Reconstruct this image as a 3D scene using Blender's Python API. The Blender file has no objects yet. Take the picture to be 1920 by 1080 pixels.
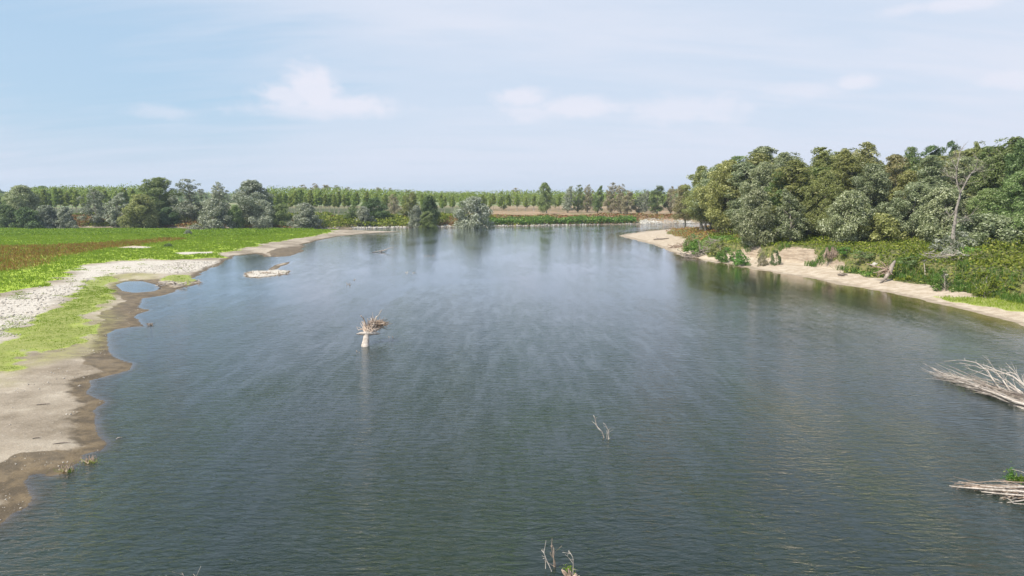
import bpy, math, random
import numpy as np
from mathutils import Vector, Matrix
R = math.radians
random.seed(7)
SC = bpy.context.scene
COL = SC.collection

# ------------------------------------------------------------ camera
CAM_H, F, PITCH = 12.0, 1297.0, R(7.55)      # F: focal length in pixels of the 1920 px frame
cd = bpy.data.cameras.new('camera'); cam = bpy.data.objects.new('camera', cd); COL.objects.link(cam)
cd.sensor_width = 36; cd.lens = F / 1920 * 36; cd.clip_start = 0.5; cd.clip_end = 20000
cam.location = (0, 0, CAM_H); cam.rotation_euler = (R(90) - PITCH, 0, 0)
SC.camera = cam

# ------------------------------------------------------------ sky, sun, exposure
SUN_EL, SUN_AZ = R(52), R(-124)              # azimuth clockwise from +Y (the view direction); negative = left
SC.view_settings.view_transform = 'Standard'; SC.view_settings.look = 'None'
SC.view_settings.exposure = 0.55; SC.view_settings.gamma = 1
SC.render.film_transparent = False
SC.cycles.use_denoising = True; SC.cycles.sample_clamp_direct = 8; SC.cycles.sample_clamp_indirect = 4
SC.cycles.max_bounces = 6; SC.cycles.transparent_max_bounces = 8; SC.cycles.volume_bounces = 0
SC.cycles.diffuse_bounces = 3; SC.cycles.glossy_bounces = 2; SC.cycles.transmission_bounces = 3

def ray(px, py):
    u, v = (px - 960) / F, (540 - py) / F
    c, s = math.cos(PITCH), math.sin(PITCH)
    return np.array([u, c + v * s, -s + v * c])

world = bpy.data.worlds.new("World"); SC.world = world; world.use_nodes = True
nt = world.node_tree; nt.nodes.clear()
class NB:
    """tiny node builder"""
    def __init__(s, nt): s.nt = nt
    def n(s, t, **k):
        o = s.nt.nodes.new(t)
        for a, b in k.items(): setattr(o, a, b)
        return o
    def put(s, sock, v):
        if isinstance(v, bpy.types.NodeSocket): s.nt.links.new(v, sock)
        elif v is not None:
            if isinstance(v, (tuple, list)) and sock.type == 'RGBA' and len(v) == 3: v = (*v, 1)
            sock.default_value = v
    def m(s, op, a, b=None, c=None, clamp=False):
        o = s.n('ShaderNodeMath', operation=op, use_clamp=clamp)
        for i, v in enumerate((a, b, c)):
            if v is not None: s.put(o.inputs[i], v)
        return o.outputs[0]
    def vm(s, op, a, b=None):
        o = s.n('ShaderNodeVectorMath', operation=op); s.put(o.inputs[0], a)
        if b is not None: s.put(o.inputs[1], b)
        return o.outputs[0]
    def ss(s, v, lo, hi, a=0., b=1.):
        o = s.n('ShaderNodeMapRange', interpolation_type='SMOOTHSTEP')
        s.put(o.inputs[0], v); s.put(o.inputs[1], lo); s.put(o.inputs[2], hi); s.put(o.inputs[3], a); s.put(o.inputs[4], b)
        return o.outputs[0]
    def mix(s, f, a, b):
        o = s.n('ShaderNodeMix', data_type='RGBA'); s.put(o.inputs[0], f); s.put(o.inputs[6], a); s.put(o.inputs[7], b)
        return o.outputs[2]
    def noise(s, vec, scale, detail=4, rough=.55, dist=0.):
        o = s.n('ShaderNodeTexNoise'); s.put(o.inputs['Vector'], vec); o.inputs['Scale'].default_value = scale
        o.inputs['Detail'].default_value = detail; o.inputs['Roughness'].default_value = rough; o.inputs['Distortion'].default_value = dist
        return o.outputs[0]
    def xyz(s, x, y, z):
        o = s.n('ShaderNodeCombineXYZ')
        for i, v in enumerate((x, y, z)): s.put(o.inputs[i], v)
        return o.outputs[0]
    def sep(s, v):
        o = s.n('ShaderNodeSeparateXYZ'); s.put(o.inputs[0], v); return o.outputs
    def mapping(s, v, scale=(1,1,1), rot=(0,0,0), loc=(0,0,0)):
        o = s.n('ShaderNodeMapping'); s.put(o.inputs[0], v); o.inputs['Scale'].default_value = scale
        o.inputs['Rotation'].default_value = rot; o.inputs['Location'].default_value = loc
        return o.outputs[0]
w = NB(nt)
sky = w.n('ShaderNodeTexSky', sky_type='NISHITA', sun_disc=False)
sky.sun_elevation = SUN_EL; sky.sun_rotation = SUN_AZ; sky.air_density = 1.0; sky.dust_density = 1.5; sky.ozone_density = 1.2
tc = w.n('ShaderNodeTexCoord').outputs['Generated']
sx, sy, sz = w.sep(tc)
az = w.m('ARCTAN2', sx, sy); el = w.m('ARCSINE', sz)
# thin high veil of cloud, drawn on a flat layer overhead
zz = w.m('ADD', w.m('MAXIMUM', sz, 0.0), 0.16)
flat = w.xyz(w.m('DIVIDE', sx, zz), w.m('DIVIDE', sy, zz), 0.0)
veil = w.noise(w.mapping(flat, (0.35, 0.75, 1), (0, 0, .25), (3.3, 1.2, 0)), 1.0, 5, .5, .4)
wisp = w.noise(w.mapping(flat, (.8, 3.2, 1), (0, 0, .12), (1.3, 4.2, 0)), 1.3, 6, .62, .6)
veil = w.ss(w.m('ADD', w.m('MULTIPLY', veil, .7), w.m('MULTIPLY', wisp, .3)), .34, .60)
AZ = lambda px, py: math.atan2(*ray(px, py)[:2])
EL = lambda px, py: math.atan2(ray(px, py)[2], math.hypot(*ray(px, py)[:2]))
def blob(px, py, rx, ry, soft=1.):
    a0, e0 = AZ(px, py), EL(px, py)
    dx = w.m('DIVIDE', w.m('SUBTRACT', az, a0), rx / F); dy = w.m('DIVIDE', w.m('SUBTRACT', el, e0), ry / F)
    return w.m('SUBTRACT', 1.0, w.m('SQRT', w.m('ADD', w.m('MULTIPLY', dx, dx), w.m('MULTIPLY', dy, dy))))
# the clear blue patch high on the left
clear = w.ss(w.m('ADD', blob(60, 100, 640, 260), w.m('MULTIPLY', w.m('SUBTRACT', wisp, .5), 1.2)), 0., .85)
veil2 = w.m('MULTIPLY', w.m('ADD', w.m('MULTIPLY', veil, .40), .62), w.m('SUBTRACT', 1., w.m('MULTIPLY', clear, .85)))
veil2 = w.m('MULTIPLY', veil2, w.ss(el, .45, 1.1, 1., .35))
clr = w.mix(w.m('MULTIPLY', w.ss(el, .34, .7, .75, .0), 1.), sky.outputs[0], (3.0, 4.5, 6.0))
base = w.mix(veil2, clr, w.mix(w.ss(el, .24, .5), (5.15, 5.5, 6.35), (4.3, 5.3, 7.0)))
# brightening towards the horizon haze
# cumulus heaps
dirn = w.xyz(az, w.m('MULTIPLY', el, 1.7), 0.)
cn = w.noise(dirn, 16, 6, .6); cn2 = w.noise(dirn, 45, 5, .6)
bump_ = w.m('ADD', w.m('MULTIPLY', w.m('SUBTRACT', cn, .5), 1.5), w.m('MULTIPLY', w.m('SUBTRACT', cn2, .5), .7))
cu = None
for (px, py, rx, ry, st) in ((585, 165, 70, 52, 1.), (540, 180, 80, 30, .9), (660, 198, 120, 26, .9), (600, 205, 190, 24, .7),
                             (300, 210, 70, 16, .45), (985, 182, 75, 26, .85), (1090, 200, 150, 26, .8), (1290, 205, 170, 34, .6),
                             (1605, 155, 50, 18, .8), (1510, 170, 110, 20, .5), (1900, 150, 60, 18, .5), (1790, 8, 130, 14, .7), (1000, 212, 90, 22, .6)):
    b = w.m('MULTIPLY', w.ss(w.m('ADD', blob(px, py, rx, ry), bump_), .0, .75), st)
    cu = b if cu is None else w.m('MAXIMUM', cu, b)
base = w.mix(w.m('MULTIPLY', cu, .80), base, (6.0, 5.95, 6.6))
lo = w.ss(el, -0.02, 0.12, 1., 0.)
base = w.mix(w.m('MULTIPLY', lo, .45), base, (4.2, 4.85, 5.9))
bg = w.n('ShaderNodeBackground'); w.put(bg.inputs[0], base); bg.inputs[1].default_value = 0.1
nt.links.new(bg.outputs[0], w.n('ShaderNodeOutputWorld').inputs[0])

sd = bpy.data.lights.new('sun', 'SUN'); sun = bpy.data.objects.new('sun', sd); COL.objects.link(sun)
sd.energy = 4.8; sd.angle = R(0.6); sd.color = (1, .94, .83)
sv = Vector((math.sin(SUN_AZ) * math.cos(SUN_EL), math.cos(SUN_AZ) * math.cos(SUN_EL), math.sin(SUN_EL)))
sun.rotation_euler = sv.to_track_quat('Z', 'Y').to_euler(); sun.location = (-60, -20, 90)

# ------------------------------------------------------------ helpers
def g0(px, py, z=0.):
    """a point of the photograph laid on the level z"""
    d = ray(px, py); t = (z - CAM_H) / d[2]
    return np.array([d[0] * t, d[1] * t])

def vnoise(x, y, seed=0):
    """smooth value noise 0..1"""
    x = np.asarray(x, float); y = np.asarray(y, float)
    xi = np.floor(x).astype(np.int64); yi = np.floor(y).astype(np.int64); fx = x - xi; fy = y - yi
    fx = fx * fx * (3 - 2 * fx); fy = fy * fy * (3 - 2 * fy)
    def h(a, b):
        n = (a * 374761393 + b * 668265263 + seed * 974711) & 0xffffffff
        n = ((n ^ (n >> 13)) * 1274126177) & 0xffffffff
        return ((n ^ (n >> 16)) & 0xffff) / 65535.
    return (h(xi, yi) * (1 - fx) + h(xi + 1, yi) * fx) * (1 - fy) + (h(xi, yi + 1) * (1 - fx) + h(xi + 1, yi + 1) * fx) * fy
def fbm(x, y, s, o=4, seed=0):
    a, t, n = 1., 0., 0.
    for k in range(o):
        t = t + a * vnoise(x / s, y / s, seed + k * 17); n += a; a *= .5; s = s / 2.03
    return t / n

# ------------------------------------------------------------ the river's outline
left_px = [(0,984),(31,962),(60,948),(71,930),(64,915),(50,903),(60,886),(90,893),(116,890),(134,874),(150,868),(160,852),(192,845),(206,831),(190,815),(183,797),
           (172,771),(196,753),(180,744),(169,735),(170,713),(207,703),(246,693),(249,682),(228,672),(212,664),(207,646),(205,625),(215,617),(246,613),
           (272,612),(259,602),(259,589),(280,581),(267,576),(277,560),(312,552),(337,542),(388,530),(362,522),(388,508),(416,494),(428,486),(445,480),
           (478,475),(497,482),(540,481),(565,473),(572,463),(570,458),(596,451),(635,443),(690,438),(752,434.5)]
far_px = [(600,429.5),(690,428.5),(790,426.5),(840,425.5),(905,425),(960,424),(1035,423),(1110,421.5),(1185,420.5),(1240,419.5),(1285,419)]
right_px = [(1278,427.5),(1215,433),(1175,438),(1157,442),(1193,451),(1235,462),(1274,477),(1307,485),(1341,490),(1380,498),(1432,508),(1487,517),(1520,523),
            (1572,532),(1663,548),(1739,566),(1801,580),(1870,597),(1920,611)]
L = [(-17.5, -60), (-18, -20), (-19, 5)] + [tuple(g0(*p)) for p in left_px] + [(-60, 250), (-100, 247), (-160, 249), (-400, 262), (-2000, 290)]
Fb = [(-2000, 330), (-400, 285), (-160, 268), (-110, 264)] + [tuple(g0(*p)) for p in far_px] + [(140, 330), (220, 350), (400, 420), (900, 600)]
Rb = [(900, 520), (400, 350), (220, 300), (140, 280)] + [tuple(g0(*p)) for p in right_px] + [(50, 45), (47, 20), (46, -20), (45, -60)]
poly = np.array(L + Fb + Rb); zone = np.array([0] * len(L) + [1] * len(Fb) + [2] * len(Rb))
pool = np.array([g0(*p) for p in [(223,534),(240,528),(262,528),(285,534),(297,541),(283,546),(255,548),(236,545)]])
isl = np.array([g0(*p) for p in [(458,514),(470,509),(500,508),(520,506),(548,508),(540,513),(515,517),(485,521),(462,520)]])
isl2 = np.array([g0(*p) for p in [(504,505),(515,498),(530,493),(545,490.5),(538,496),(522,502),(510,507)]])

def seg_dist(P, poly, closed=True):
    """distance of P (n,2) to the polygon's edge, index of the nearest segment"""
    best = np.full(len(P), 1e18); idx = np.zeros(len(P), int)
    n = len(poly)
    for i in range(n if closed else n - 1):
        a, b = poly[i], poly[(i + 1) % n]; ab = b - a
        t = np.clip(((P - a) @ ab) / max(ab @ ab, 1e-9), 0, 1)
        d = ((P - a - t[:, None] * ab) ** 2).sum(1)
        m = d < best; best[m] = d[m]; idx[m] = i
    return np.sqrt(best), idx
def inside(P, poly):
    r = np.zeros(len(P), bool); n = len(poly); x, y = P[:, 0], P[:, 1]
    for i in range(n):
        x0, y0 = poly[i]; x1, y1 = poly[(i + 1) % n]
        c = ((y0 > y) != (y1 > y))
        if c.any():
            xs = (x1 - x0) * (y - y0) / (y1 - y0 + 1e-12) + x0
            r ^= c & (x < xs)
    return r
def sd_poly(P, poly):
    d, i = seg_dist(P, poly); return np.where(inside(P, poly), d, -d), i
def sm(a, b, x):
    t = np.clip((x - a) / (b - a), 0, 1); return t * t * (3 - 2 * t)
def terrain(x, y):
    """height, zone (0 gravel bar, 1 far bank, 2 right bank), distance from the water"""
    x = np.atleast_1d(np.asarray(x, float)); y = np.atleast_1d(np.asarray(y, float))
    P = np.stack([x, y], 1)
    wob = (fbm(x, y, 3., 3, 5) - .5) * 1.3 * np.clip(y / 60, .4, 2.5)
    d, i = sd_poly(P, poly); s = -d; z_ = zone[i]                # s > 0 on land
    s = s + wob * np.clip(1 - np.abs(s) / 8, 0, 1) * .8
    n1 = fbm(x, y, 14, 4, 1) - .5; n2 = fbm(x, y, 3.5, 3, 2) - .5
    # gravel bar
    hl = .30 * sm(0, 5, s) + .5 * sm(3, 22, s) + .5 * sm(20, 80, s) + n1 * .35 * sm(1, 9, s) + n2 * .17 * sm(.3, 5, s) + .02 * np.clip(s, 0, 1)
    # far bank
    hf = .5 * sm(0, 3, s) + 2.6 * sm(2, 17, s) + n1 * .8 * sm(3, 20, s) + n2 * .3 * sm(0, 4, s) + .8 * sm(20, 200, s)
    # right bank: sand shelf, scarp, rising ground
    wsh = np.interp(y, [60, 75, 100, 118, 130, 145, 170, 200], [6.5, 6.5, 7.5, 8, 3.5, 3.5, 9, 14]) + (fbm(x, y, 9, 3, 3) - .5) * 4
    top = np.interp(y, [60, 120, 150, 180, 230], [3.3, 3.2, 2.7, 2.2, 1.3])
    hr = .75 * sm(0, wsh, s) + (top - .75) * sm(wsh, wsh + 2.6, s) + .085 * np.clip(s - wsh - 2, 0, 22) + (n1 * .7 + n2 * .3) * sm(wsh, wsh + 6, s) + n2 * .12 * sm(1, 5, s)
    h = np.where(z_ == 0, hl, np.where(z_ == 1, hf, hr))
    # bed
    bed = -(.05 * np.clip(-s, 0, 2) + .10 * np.clip(-s - 1, 0, 6) + .10 * np.clip(-s - 6, 0, 14))
    bed = np.where(z_ == 1, bed * 2.5, np.where(z_ == 0, bed * 5.0 - .03 * np.clip(-s, 0, .5), bed * .45 - .10 * np.clip(-s - 5, 0, 15))) * (1 + (fbm(x, y, 7, 3, 9) - .5) * .8)
    h = np.where(s > 0, h, bed)
    dp, _ = sd_poly(P, pool); h = np.where(dp > -4, np.minimum(h, -.04 - np.clip(dp, -4, 0) * .10 - np.clip(dp, 0, 3) * .12), h)
    for isx, hh in ((isl, .14), (isl2, .08)):
        di, _ = sd_poly(P, isx); di = di + n2 * .8
        h = np.where(di > -3, np.maximum(h, np.clip(di, -3, 1.0) * hh + .05 * sm(0, 1, di)), h)
    return h, z_, s
def H(x, y): return float(terrain(x, y)[0][0])
def hit(px, py, zmin=0., tmax=900):
    """first point of the ground (or the water, z = 0) met by the line of sight"""
    d = ray(px, py); t = np.concatenate([np.arange(18, 320, .5), np.arange(320, tmax, 3)])
    X, Y, Z = d[0] * t, d[1] * t, CAM_H + d[2] * t
    h = np.maximum(terrain(X, Y)[0], zmin); k = np.where(Z <= h)[0]
    if len(k) == 0: k = [len(t) - 1]
    k = k[0]; return Vector((X[k], Y[k], h[k]))
def hits(pts): return np.array([hit(*p)[:2] for p in pts])
def at(px, Y):
    """ground point at depth Y along the column px"""
    x = (px - 960) / F * Y / (math.cos(PITCH)) * 1.0
    # depth along the view axis of a ground point is close to Y*cos + H*sin
    x = (px - 960) / F * (Y * math.cos(PITCH) + (CAM_H - 1) * math.sin(PITCH))
    return Vector((x, Y, H(x, Y)))
def ztop(py, Y):
    """height seen at row py at depth Y"""
    d = ray(960, py); return CAM_H + d[2] / d[1] * Y

def link(o, parent=None):
    COL.objects.link(o)
    if parent: o.parent = parent
    return o
def tag(o, label=None, cat=None, group=None, kind=None):
    if label: o['label'] = label
    if cat: o['category'] = cat
    if group: o['group'] = group
    if kind: o['kind'] = kind
    return o
def empty(name, loc, label, cat, group=None, rz=0, sc=(1, 1, 1)):
    o = bpy.data.objects.new(name, None); o.location = loc; o.rotation_euler = (0, 0, rz); o.scale = sc; o.empty_display_size = .3
    link(o); return tag(o, label, cat, group)
def np_mesh(name, V, faces, mats=(), smooth=False):
    """mesh from arrays; faces (n,3) or (n,4)"""
    me = bpy.data.meshes.new(name); V = np.asarray(V, np.float32); faces = np.asarray(faces, np.int32); k = faces.shape[1]
    me.vertices.add(len(V)); me.vertices.foreach_set('co', V.ravel())
    me.loops.add(faces.size); me.loops.foreach_set('vertex_index', faces.ravel())
    me.polygons.add(len(faces)); me.polygons.foreach_set('loop_start', np.arange(0, faces.size, k, dtype=np.int32))
    me.polygons.foreach_set('loop_total', np.full(len(faces), k, np.int32))
    if smooth: me.polygons.foreach_set('use_smooth', np.ones(len(faces), bool))
    for m in mats: me.materials.append(m)
    me.update(); me.validate(); return me
def ob(name, me, parent=None, loc=None, mat=None):
    o = bpy.data.objects.new(name, me); link(o, parent)
    if loc is not None: o.location = loc
    if mat is not None:
        o.material_slots[0].link = 'OBJECT'; o.material_slots[0].material = mat
    return o
class Tubes:
    """collects tapered tubes in one mesh"""
    def __init__(s): s.V = []; s.Fc = []
    def add(s, pts, radii, sides=6, close=True):
        pts = [Vector(p) for p in pts]; n = len(pts); b0 = len(s.V)
        ref = Vector((0, 0, 1)) if abs((pts[-1] - pts[0]).normalized().z) < .9 else Vector((1, 0, 0))
        for i, p in enumerate(pts):
            t = (pts[min(i + 1, n - 1)] - pts[max(i - 1, 0)]).normalized()
            a = t.cross(ref).normalized(); b = t.cross(a).normalized()
            for k in range(sides):
                q = 2 * math.pi * k / sides; r = radii[i] if hasattr(radii, '__len__') else radii
                s.V.append(p + (a * math.cos(q) + b * math.sin(q)) * r)
        for i in range(n - 1):
            for k in range(sides):
                a0 = b0 + i * sides + k; a1 = b0 + i * sides + (k + 1) % sides
                s.Fc.append((a0, a1, a1 + sides, a0 + sides))
        if close:
            for e in (0, n - 1):
                c = len(s.V); s.V.append(pts[e] + (pts[e] - pts[e - 1 if e else 1]) * .02)
                for k in range(sides):
                    a0 = b0 + e * sides + k; a1 = b0 + e * sides + (k + 1) % sides
                    s.Fc.append((a0, a1, c, c))
    def mesh(s, name, mat):
        me = bpy.data.meshes.new(name)
        me.from_pydata([tuple(v) for v in s.V], [], [f if f[2] != f[3] else f[:3] for f in s.Fc])
        me.polygons.foreach_set('use_smooth', [True] * len(me.polygons)); me.materials.append(mat); me.update()
        return me
def wiggle(a, b, n, amp, rng, arc=0.):
    a, b = Vector(a), Vector(b); L_ = (b - a).length; out = []
    off = Vector((0, 0, 0))
    for i in range(n + 1):
        t = i / n
        if 0 < i: off = off + Vector([rng.uniform(-1, 1) for _ in range(3)]) * amp * L_ / n
        out.append(a.lerp(b, t) + off + Vector((0, 0, arc * math.sin(math.pi * t) * L_)))
    return out
def taper(r0, r1, n): return [r0 + (r1 - r0) * i / n for i in range(n + 1)]
def branchy(T, a, b, r0, rng, depth=2, n=6, amp=.25, kids=3, arc=0., spread=.5, kl=.5, sides=6):
    pts = wiggle(a, b, n, amp, rng, arc); T.add(pts, taper(r0, r0 * .3, n), sides)
    if depth > 0:
        d = (Vector(b) - Vector(a)); L_ = d.length
        for k in range(kids):
            i = rng.randint(max(1, n // 3), n - 1)
            v = Vector([rng.gauss(0, 1) for _ in range(3)]).normalized() * spread + d.normalized()
            e = pts[i] + v.normalized() * L_ * kl * rng.uniform(.5, 1.1)
            branchy(T, pts[i], e, r0 * .45, rng, depth - 1, max(3, n - 2), amp, kids, 0, spread, kl, max(4, sides - 1))

# ------------------------------------------------------------ materials
def mat(name):
    m = bpy.data.materials.new(name); m.use_nodes = True; m.node_tree.nodes.clear(); b = NB(m.node_tree)
    return m, b, b.n('ShaderNodeOutputMaterial')
def foliage(name, dark, light, pale=None, palef=.0, trans=.3, bright=1.):
    m, b, out = mat(name)
    geo = b.n('ShaderNodeNewGeometry'); oi = b.n('ShaderNodeObjectInfo')
    r = geo.outputs['Random Per Island']; t = b.n('ShaderNodeTexCoord').outputs['Object']
    big = b.noise(t, .28, 3)
    f = b.m('ADD', b.m('MULTIPLY', r, .7), b.m('MULTIPLY', b.m('SUBTRACT', big, .5), 1.4), clamp=True)
    c = b.mix(f, dark, light)
    if pale: c = b.mix(b.m('MULTIPLY', b.m('GREATER_THAN', b.m('FRACT', b.m('MULTIPLY', r, 7.31)), 1 - palef), 1.), c, pale)
    hs = b.n('ShaderNodeHueSaturation'); b.put(hs.inputs['Color'], c)
    b.put(hs.inputs['Value'], b.m('ADD', (.92 * bright), b.m('MULTIPLY', oi.outputs['Random'], .4)))
    b.put(hs.inputs['Hue'], b.m('ADD', .485, b.m('MULTIPLY', b.m('FRACT', b.m('MULTIPLY', oi.outputs['Random'], 13.7)), .03)))
    c = hs.outputs[0]
    p = b.n('ShaderNodeBsdfPrincipled'); b.put(p.inputs['Base Color'], c); p.inputs['Roughness'].default_value = .6
    p.inputs['Specular IOR Level'].default_value = .25
    tr = b.n('ShaderNodeBsdfTranslucent'); b.put(tr.inputs[0], b.mix(.5, c, (.10, .16, .02)))
    mx = b.n('ShaderNodeMixShader'); mx.inputs[0].default_value = trans
    b.nt.links.new(p.outputs[0], mx.inputs[1]); b.nt.links.new(tr.outputs[0], mx.inputs[2]); b.nt.links.new(mx.outputs[0], out.inputs[0])
    return m
def wood(name, a, c2, scale=3., rough=.85, bump=.4):
    m, b, out = mat(name); t = b.n('ShaderNodeTexCoord').outputs['Object']
    n = b.noise(t, scale, 5, .65); n2 = b.noise(b.mapping(t, (1, 1, .25)), scale * 6, 3)
    c = b.mix(b.ss(b.m('ADD', b.m('MULTIPLY', n, .6), b.m('MULTIPLY', n2, .4)), .35, .65), a, c2)
    p = b.n('ShaderNodeBsdfPrincipled'); b.put(p.inputs['Base Color'], c); p.inputs['Roughness'].default_value = rough
    bp = b.n('ShaderNodeBump'); bp.inputs['Strength'].default_value = bump; bp.inputs['Distance'].default_value = .05; b.put(bp.inputs['Height'], n2)
    b.put(p.inputs['Normal'], bp.outputs[0]); b.nt.links.new(p.outputs[0], out.inputs[0]); return m
M_SILVER = foliage('silver_leaves', (.15, .18, .085), (.34, .37, .20), (.50, .53, .36), .25, trans=.44)
M_GREYW = foliage('grey_willow_leaves', (.15, .17, .11), (.34, .36, .26), (.56, .58, .49), .30, trans=.44)
M_OLIVE = foliage('olive_leaves', (.17, .19, .055), (.37, .38, .135), (.48, .49, .25), .16, trans=.44)
M_TAN = foliage('dry_tan_leaves', (.23, .20, .115), (.43, .38, .25), (.54, .50, .37), .2, trans=.44)
M_GREEN = foliage('mid_green_leaves', (.11, .165, .05), (.27, .34, .12), (.40, .45, .25), .16, trans=.44)
M_DARK = foliage('dark_green_leaves', (.06, .105, .034), (.16, .22, .078), (.27, .34, .18), .12)
M_YELG = foliage('yellow_green_leaves', (.07, .11, .010), (.18, .23, .025), trans=.35)
M_KHAKI = foliage('khaki_leaves', (.18, .175, .066), (.41, .375, .17), (.52, .50, .31), .18, trans=.44)
M_PLANT = foliage('plantation_leaves', (.19, .26, .045), (.34, .41, .09), (.38, .42, .17), .1, trans=.44)
M_RUST = foliage('rusty_dry_leaves', (.17, .085, .025), (.33, .19, .07), (.20, .23, .06), .25)
M_GRASS = foliage('meadow_grass', (.19, .285, .012), (.28, .37, .03), (.31, .34, .10), .12, trans=.5)
M_REDG = foliage('reddish_meadow_weeds', (.27, .15, .035), (.37, .24, .06), (.24, .30, .03), .25, trans=.5)
M_BRAM = foliage('bramble_leaves', (.075, .11, .010), (.25, .265, .022), (.32, .32, .08), .10)
M_WEED = foliage('dark_meadow_weeds', (.13, .21, .01), (.22, .32, .02), (.30, .38, .06), .1, trans=.4)
M_REED = foliage('reed_leaves', (.045, .12, .014), (.13, .25, .04), (.28, .32, .12), .1)
M_BARK = wood('pale_bark', (.16, .14, .11), (.34, .31, .26), 2.)
M_BARKD = wood('brown_bark', (.07, .055, .042), (.17, .14, .11), 2.)
M_DRIFT = wood('bleached_driftwood', (.24, .205, .17), (.50, .45, .40), 3.)
M_DEADW = wood('weathered_grey_wood', (.15, .13, .11), (.33, .295, .26), 3.)
M_DRIFTB = wood('brown_driftwood', (.16, .11, .075), (.40, .31, .24), 3.)
M_DRIFTT = wood('tan_driftwood', (.32, .24, .18), (.56, .46, .38), 3.)
M_DRIFTD = wood('dead_grey_wood', (.14, .11, .09), (.36, .31, .26), 3.)
M_STONE = wood('pale_stone', (.30, .28, .24), (.52, .50, .45), .8)
M_PEB = wood('grey_pebble', (.24, .21, .17), (.52, .48, .42), .5)

# ------------------------------------------------------------ ground
def grow(a, b, s0, k, smax):
    out = [a]; s = s0
    while out[-1] < b: out.append(out[-1] + s); s = min(s * k, smax)
    return out
ys = np.array(sorted(set([-3000., -800, -200, -60] + list(np.arange(-20, 18, 3.)) + grow(18., 330., .15, 1.0062, 1.3) + [338, 350, 365, 385, 410, 450, 500, 570, 660, 800, 1000, 1300, 1800, 2600, 4000, 6500])))
xr = grow(0., 110., .34, 1.006, 1.2) + [113, 118, 125, 135, 150, 170, 195, 230, 280, 350, 450, 600, 900, 1500, 3000, 6500]
xl = grow(0., 200., .34, 1.0052, 1.3) + [206, 216, 230, 255, 290, 350, 450, 600, 900, 1500, 3000, 6500]
xs = np.array(sorted(set([-v for v in xl if not 8 < v < 40] + xr + list(np.arange(-40, -8, .17)))))
GX, GY = np.meshgrid(xs, ys); gx, gy = GX.ravel(), GY.ravel()
gh, gz, gs = terrain(gx, gy)
far_fade = sm(400, 1500, np.hypot(gx, gy)); gh = np.where(gh > 0, gh * (1 - far_fade) + 3.0 * far_fade, gh)
V = np.stack([gx, gy, gh], 1)
ny, nx = GX.shape
I = np.arange(ny * nx).reshape(ny, nx); quads = np.stack([I[:-1, :-1], I[:-1, 1:], I[1:, 1:], I[1:, :-1]], -1).reshape(-1, 4)
# cover masks ------------------------------------------------
Pg = np.stack([gx, gy], 1)
def soft(P, pts, w_, amp=1., s=2.5, seed=0):
    d, _ = sd_poly(P, pts); d = d + (fbm(P[:, 0], P[:, 1], s, 4, seed) - .5) * amp * 2
    return sm(-w_, w_, d)
meadow = np.vstack([hits([(0,556),(45,545),(100,532),(135,518),(150,503),(170,494),(225,488),(300,486),(405,486),(425,474),(480,462),(530,451),(585,443),(620,437)]), [(-62, 247), (-160, 246), (-400, 255), (-400, 60), (-70, 60)]])
strip = hits([(145,540),(175,522),(212,512),(205,530),(200,560),(178,590),(168,612),(166,632),(135,645),(90,655),(52,662),(30,690),(-60,705),(-80,665),(0,646),(26,628),(65,596),(104,580),(130,560)])
strip2 = hits([(300,523),(325,516),(352,516),(368,527),(350,535),(318,531)])
pale_g = hits([(200,515),(250,512),(300,512),(298,522),(262,521),(228,525),(212,540),(205,590),(190,640),(140,672),(60,690),(0,720),(-40,700),(30,680),(120,650),(168,630),(198,560)])
redm = hits([(-60,462),(0,461),(110,459),(190,455),(262,452),(320,447),(330,451),(250,461),(190,467),(120,480),(60,500),(0,512),(-80,520)])
pebb = hits([(-60,600),(0,560),(60,545),(135,528),(150,500),(230,490),(410,489),(414,494),(380,508),(330,514),(230,512),(190,520),(145,540),(100,575),(60,600),(0,640),(-60,680)])
mud = [hits(p) for p in ([(500,474),(520,466),(560,462),(576,468),(560,480),(520,484)], [(210,540),(240,522),(290,524),(310,535),(340,545),(300,556),(285,575),(262,592),(290,612),(235,622),(212,655),(215,668),(262,685),(240,700),(190,700),(165,668),(190,650),(190,620),(185,585),(225,575),(232,556),(206,552)],
  [(140,715),(180,702),(182,740),(196,758),(180,765),(158,742)], [(-20,880),(40,858),(100,850),(160,838),(210,826),(200,850),(150,880),(100,900),(80,935),(40,965),(30,930),(-20,920)])]
gaps = [hits(p) for p in ([(222,464),(250,461),(292,464),(250,466)], [(318,475),(345,472.5),(400,472),(402,475),(350,477.5)], [(120,540),(160,538),(150,548),(110,552)])]
rgreen = hits([(1755,557),(1800,558),(1860,560),(1960,566),(1960,590),(1900,583),(1840,575),(1790,567)])
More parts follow.
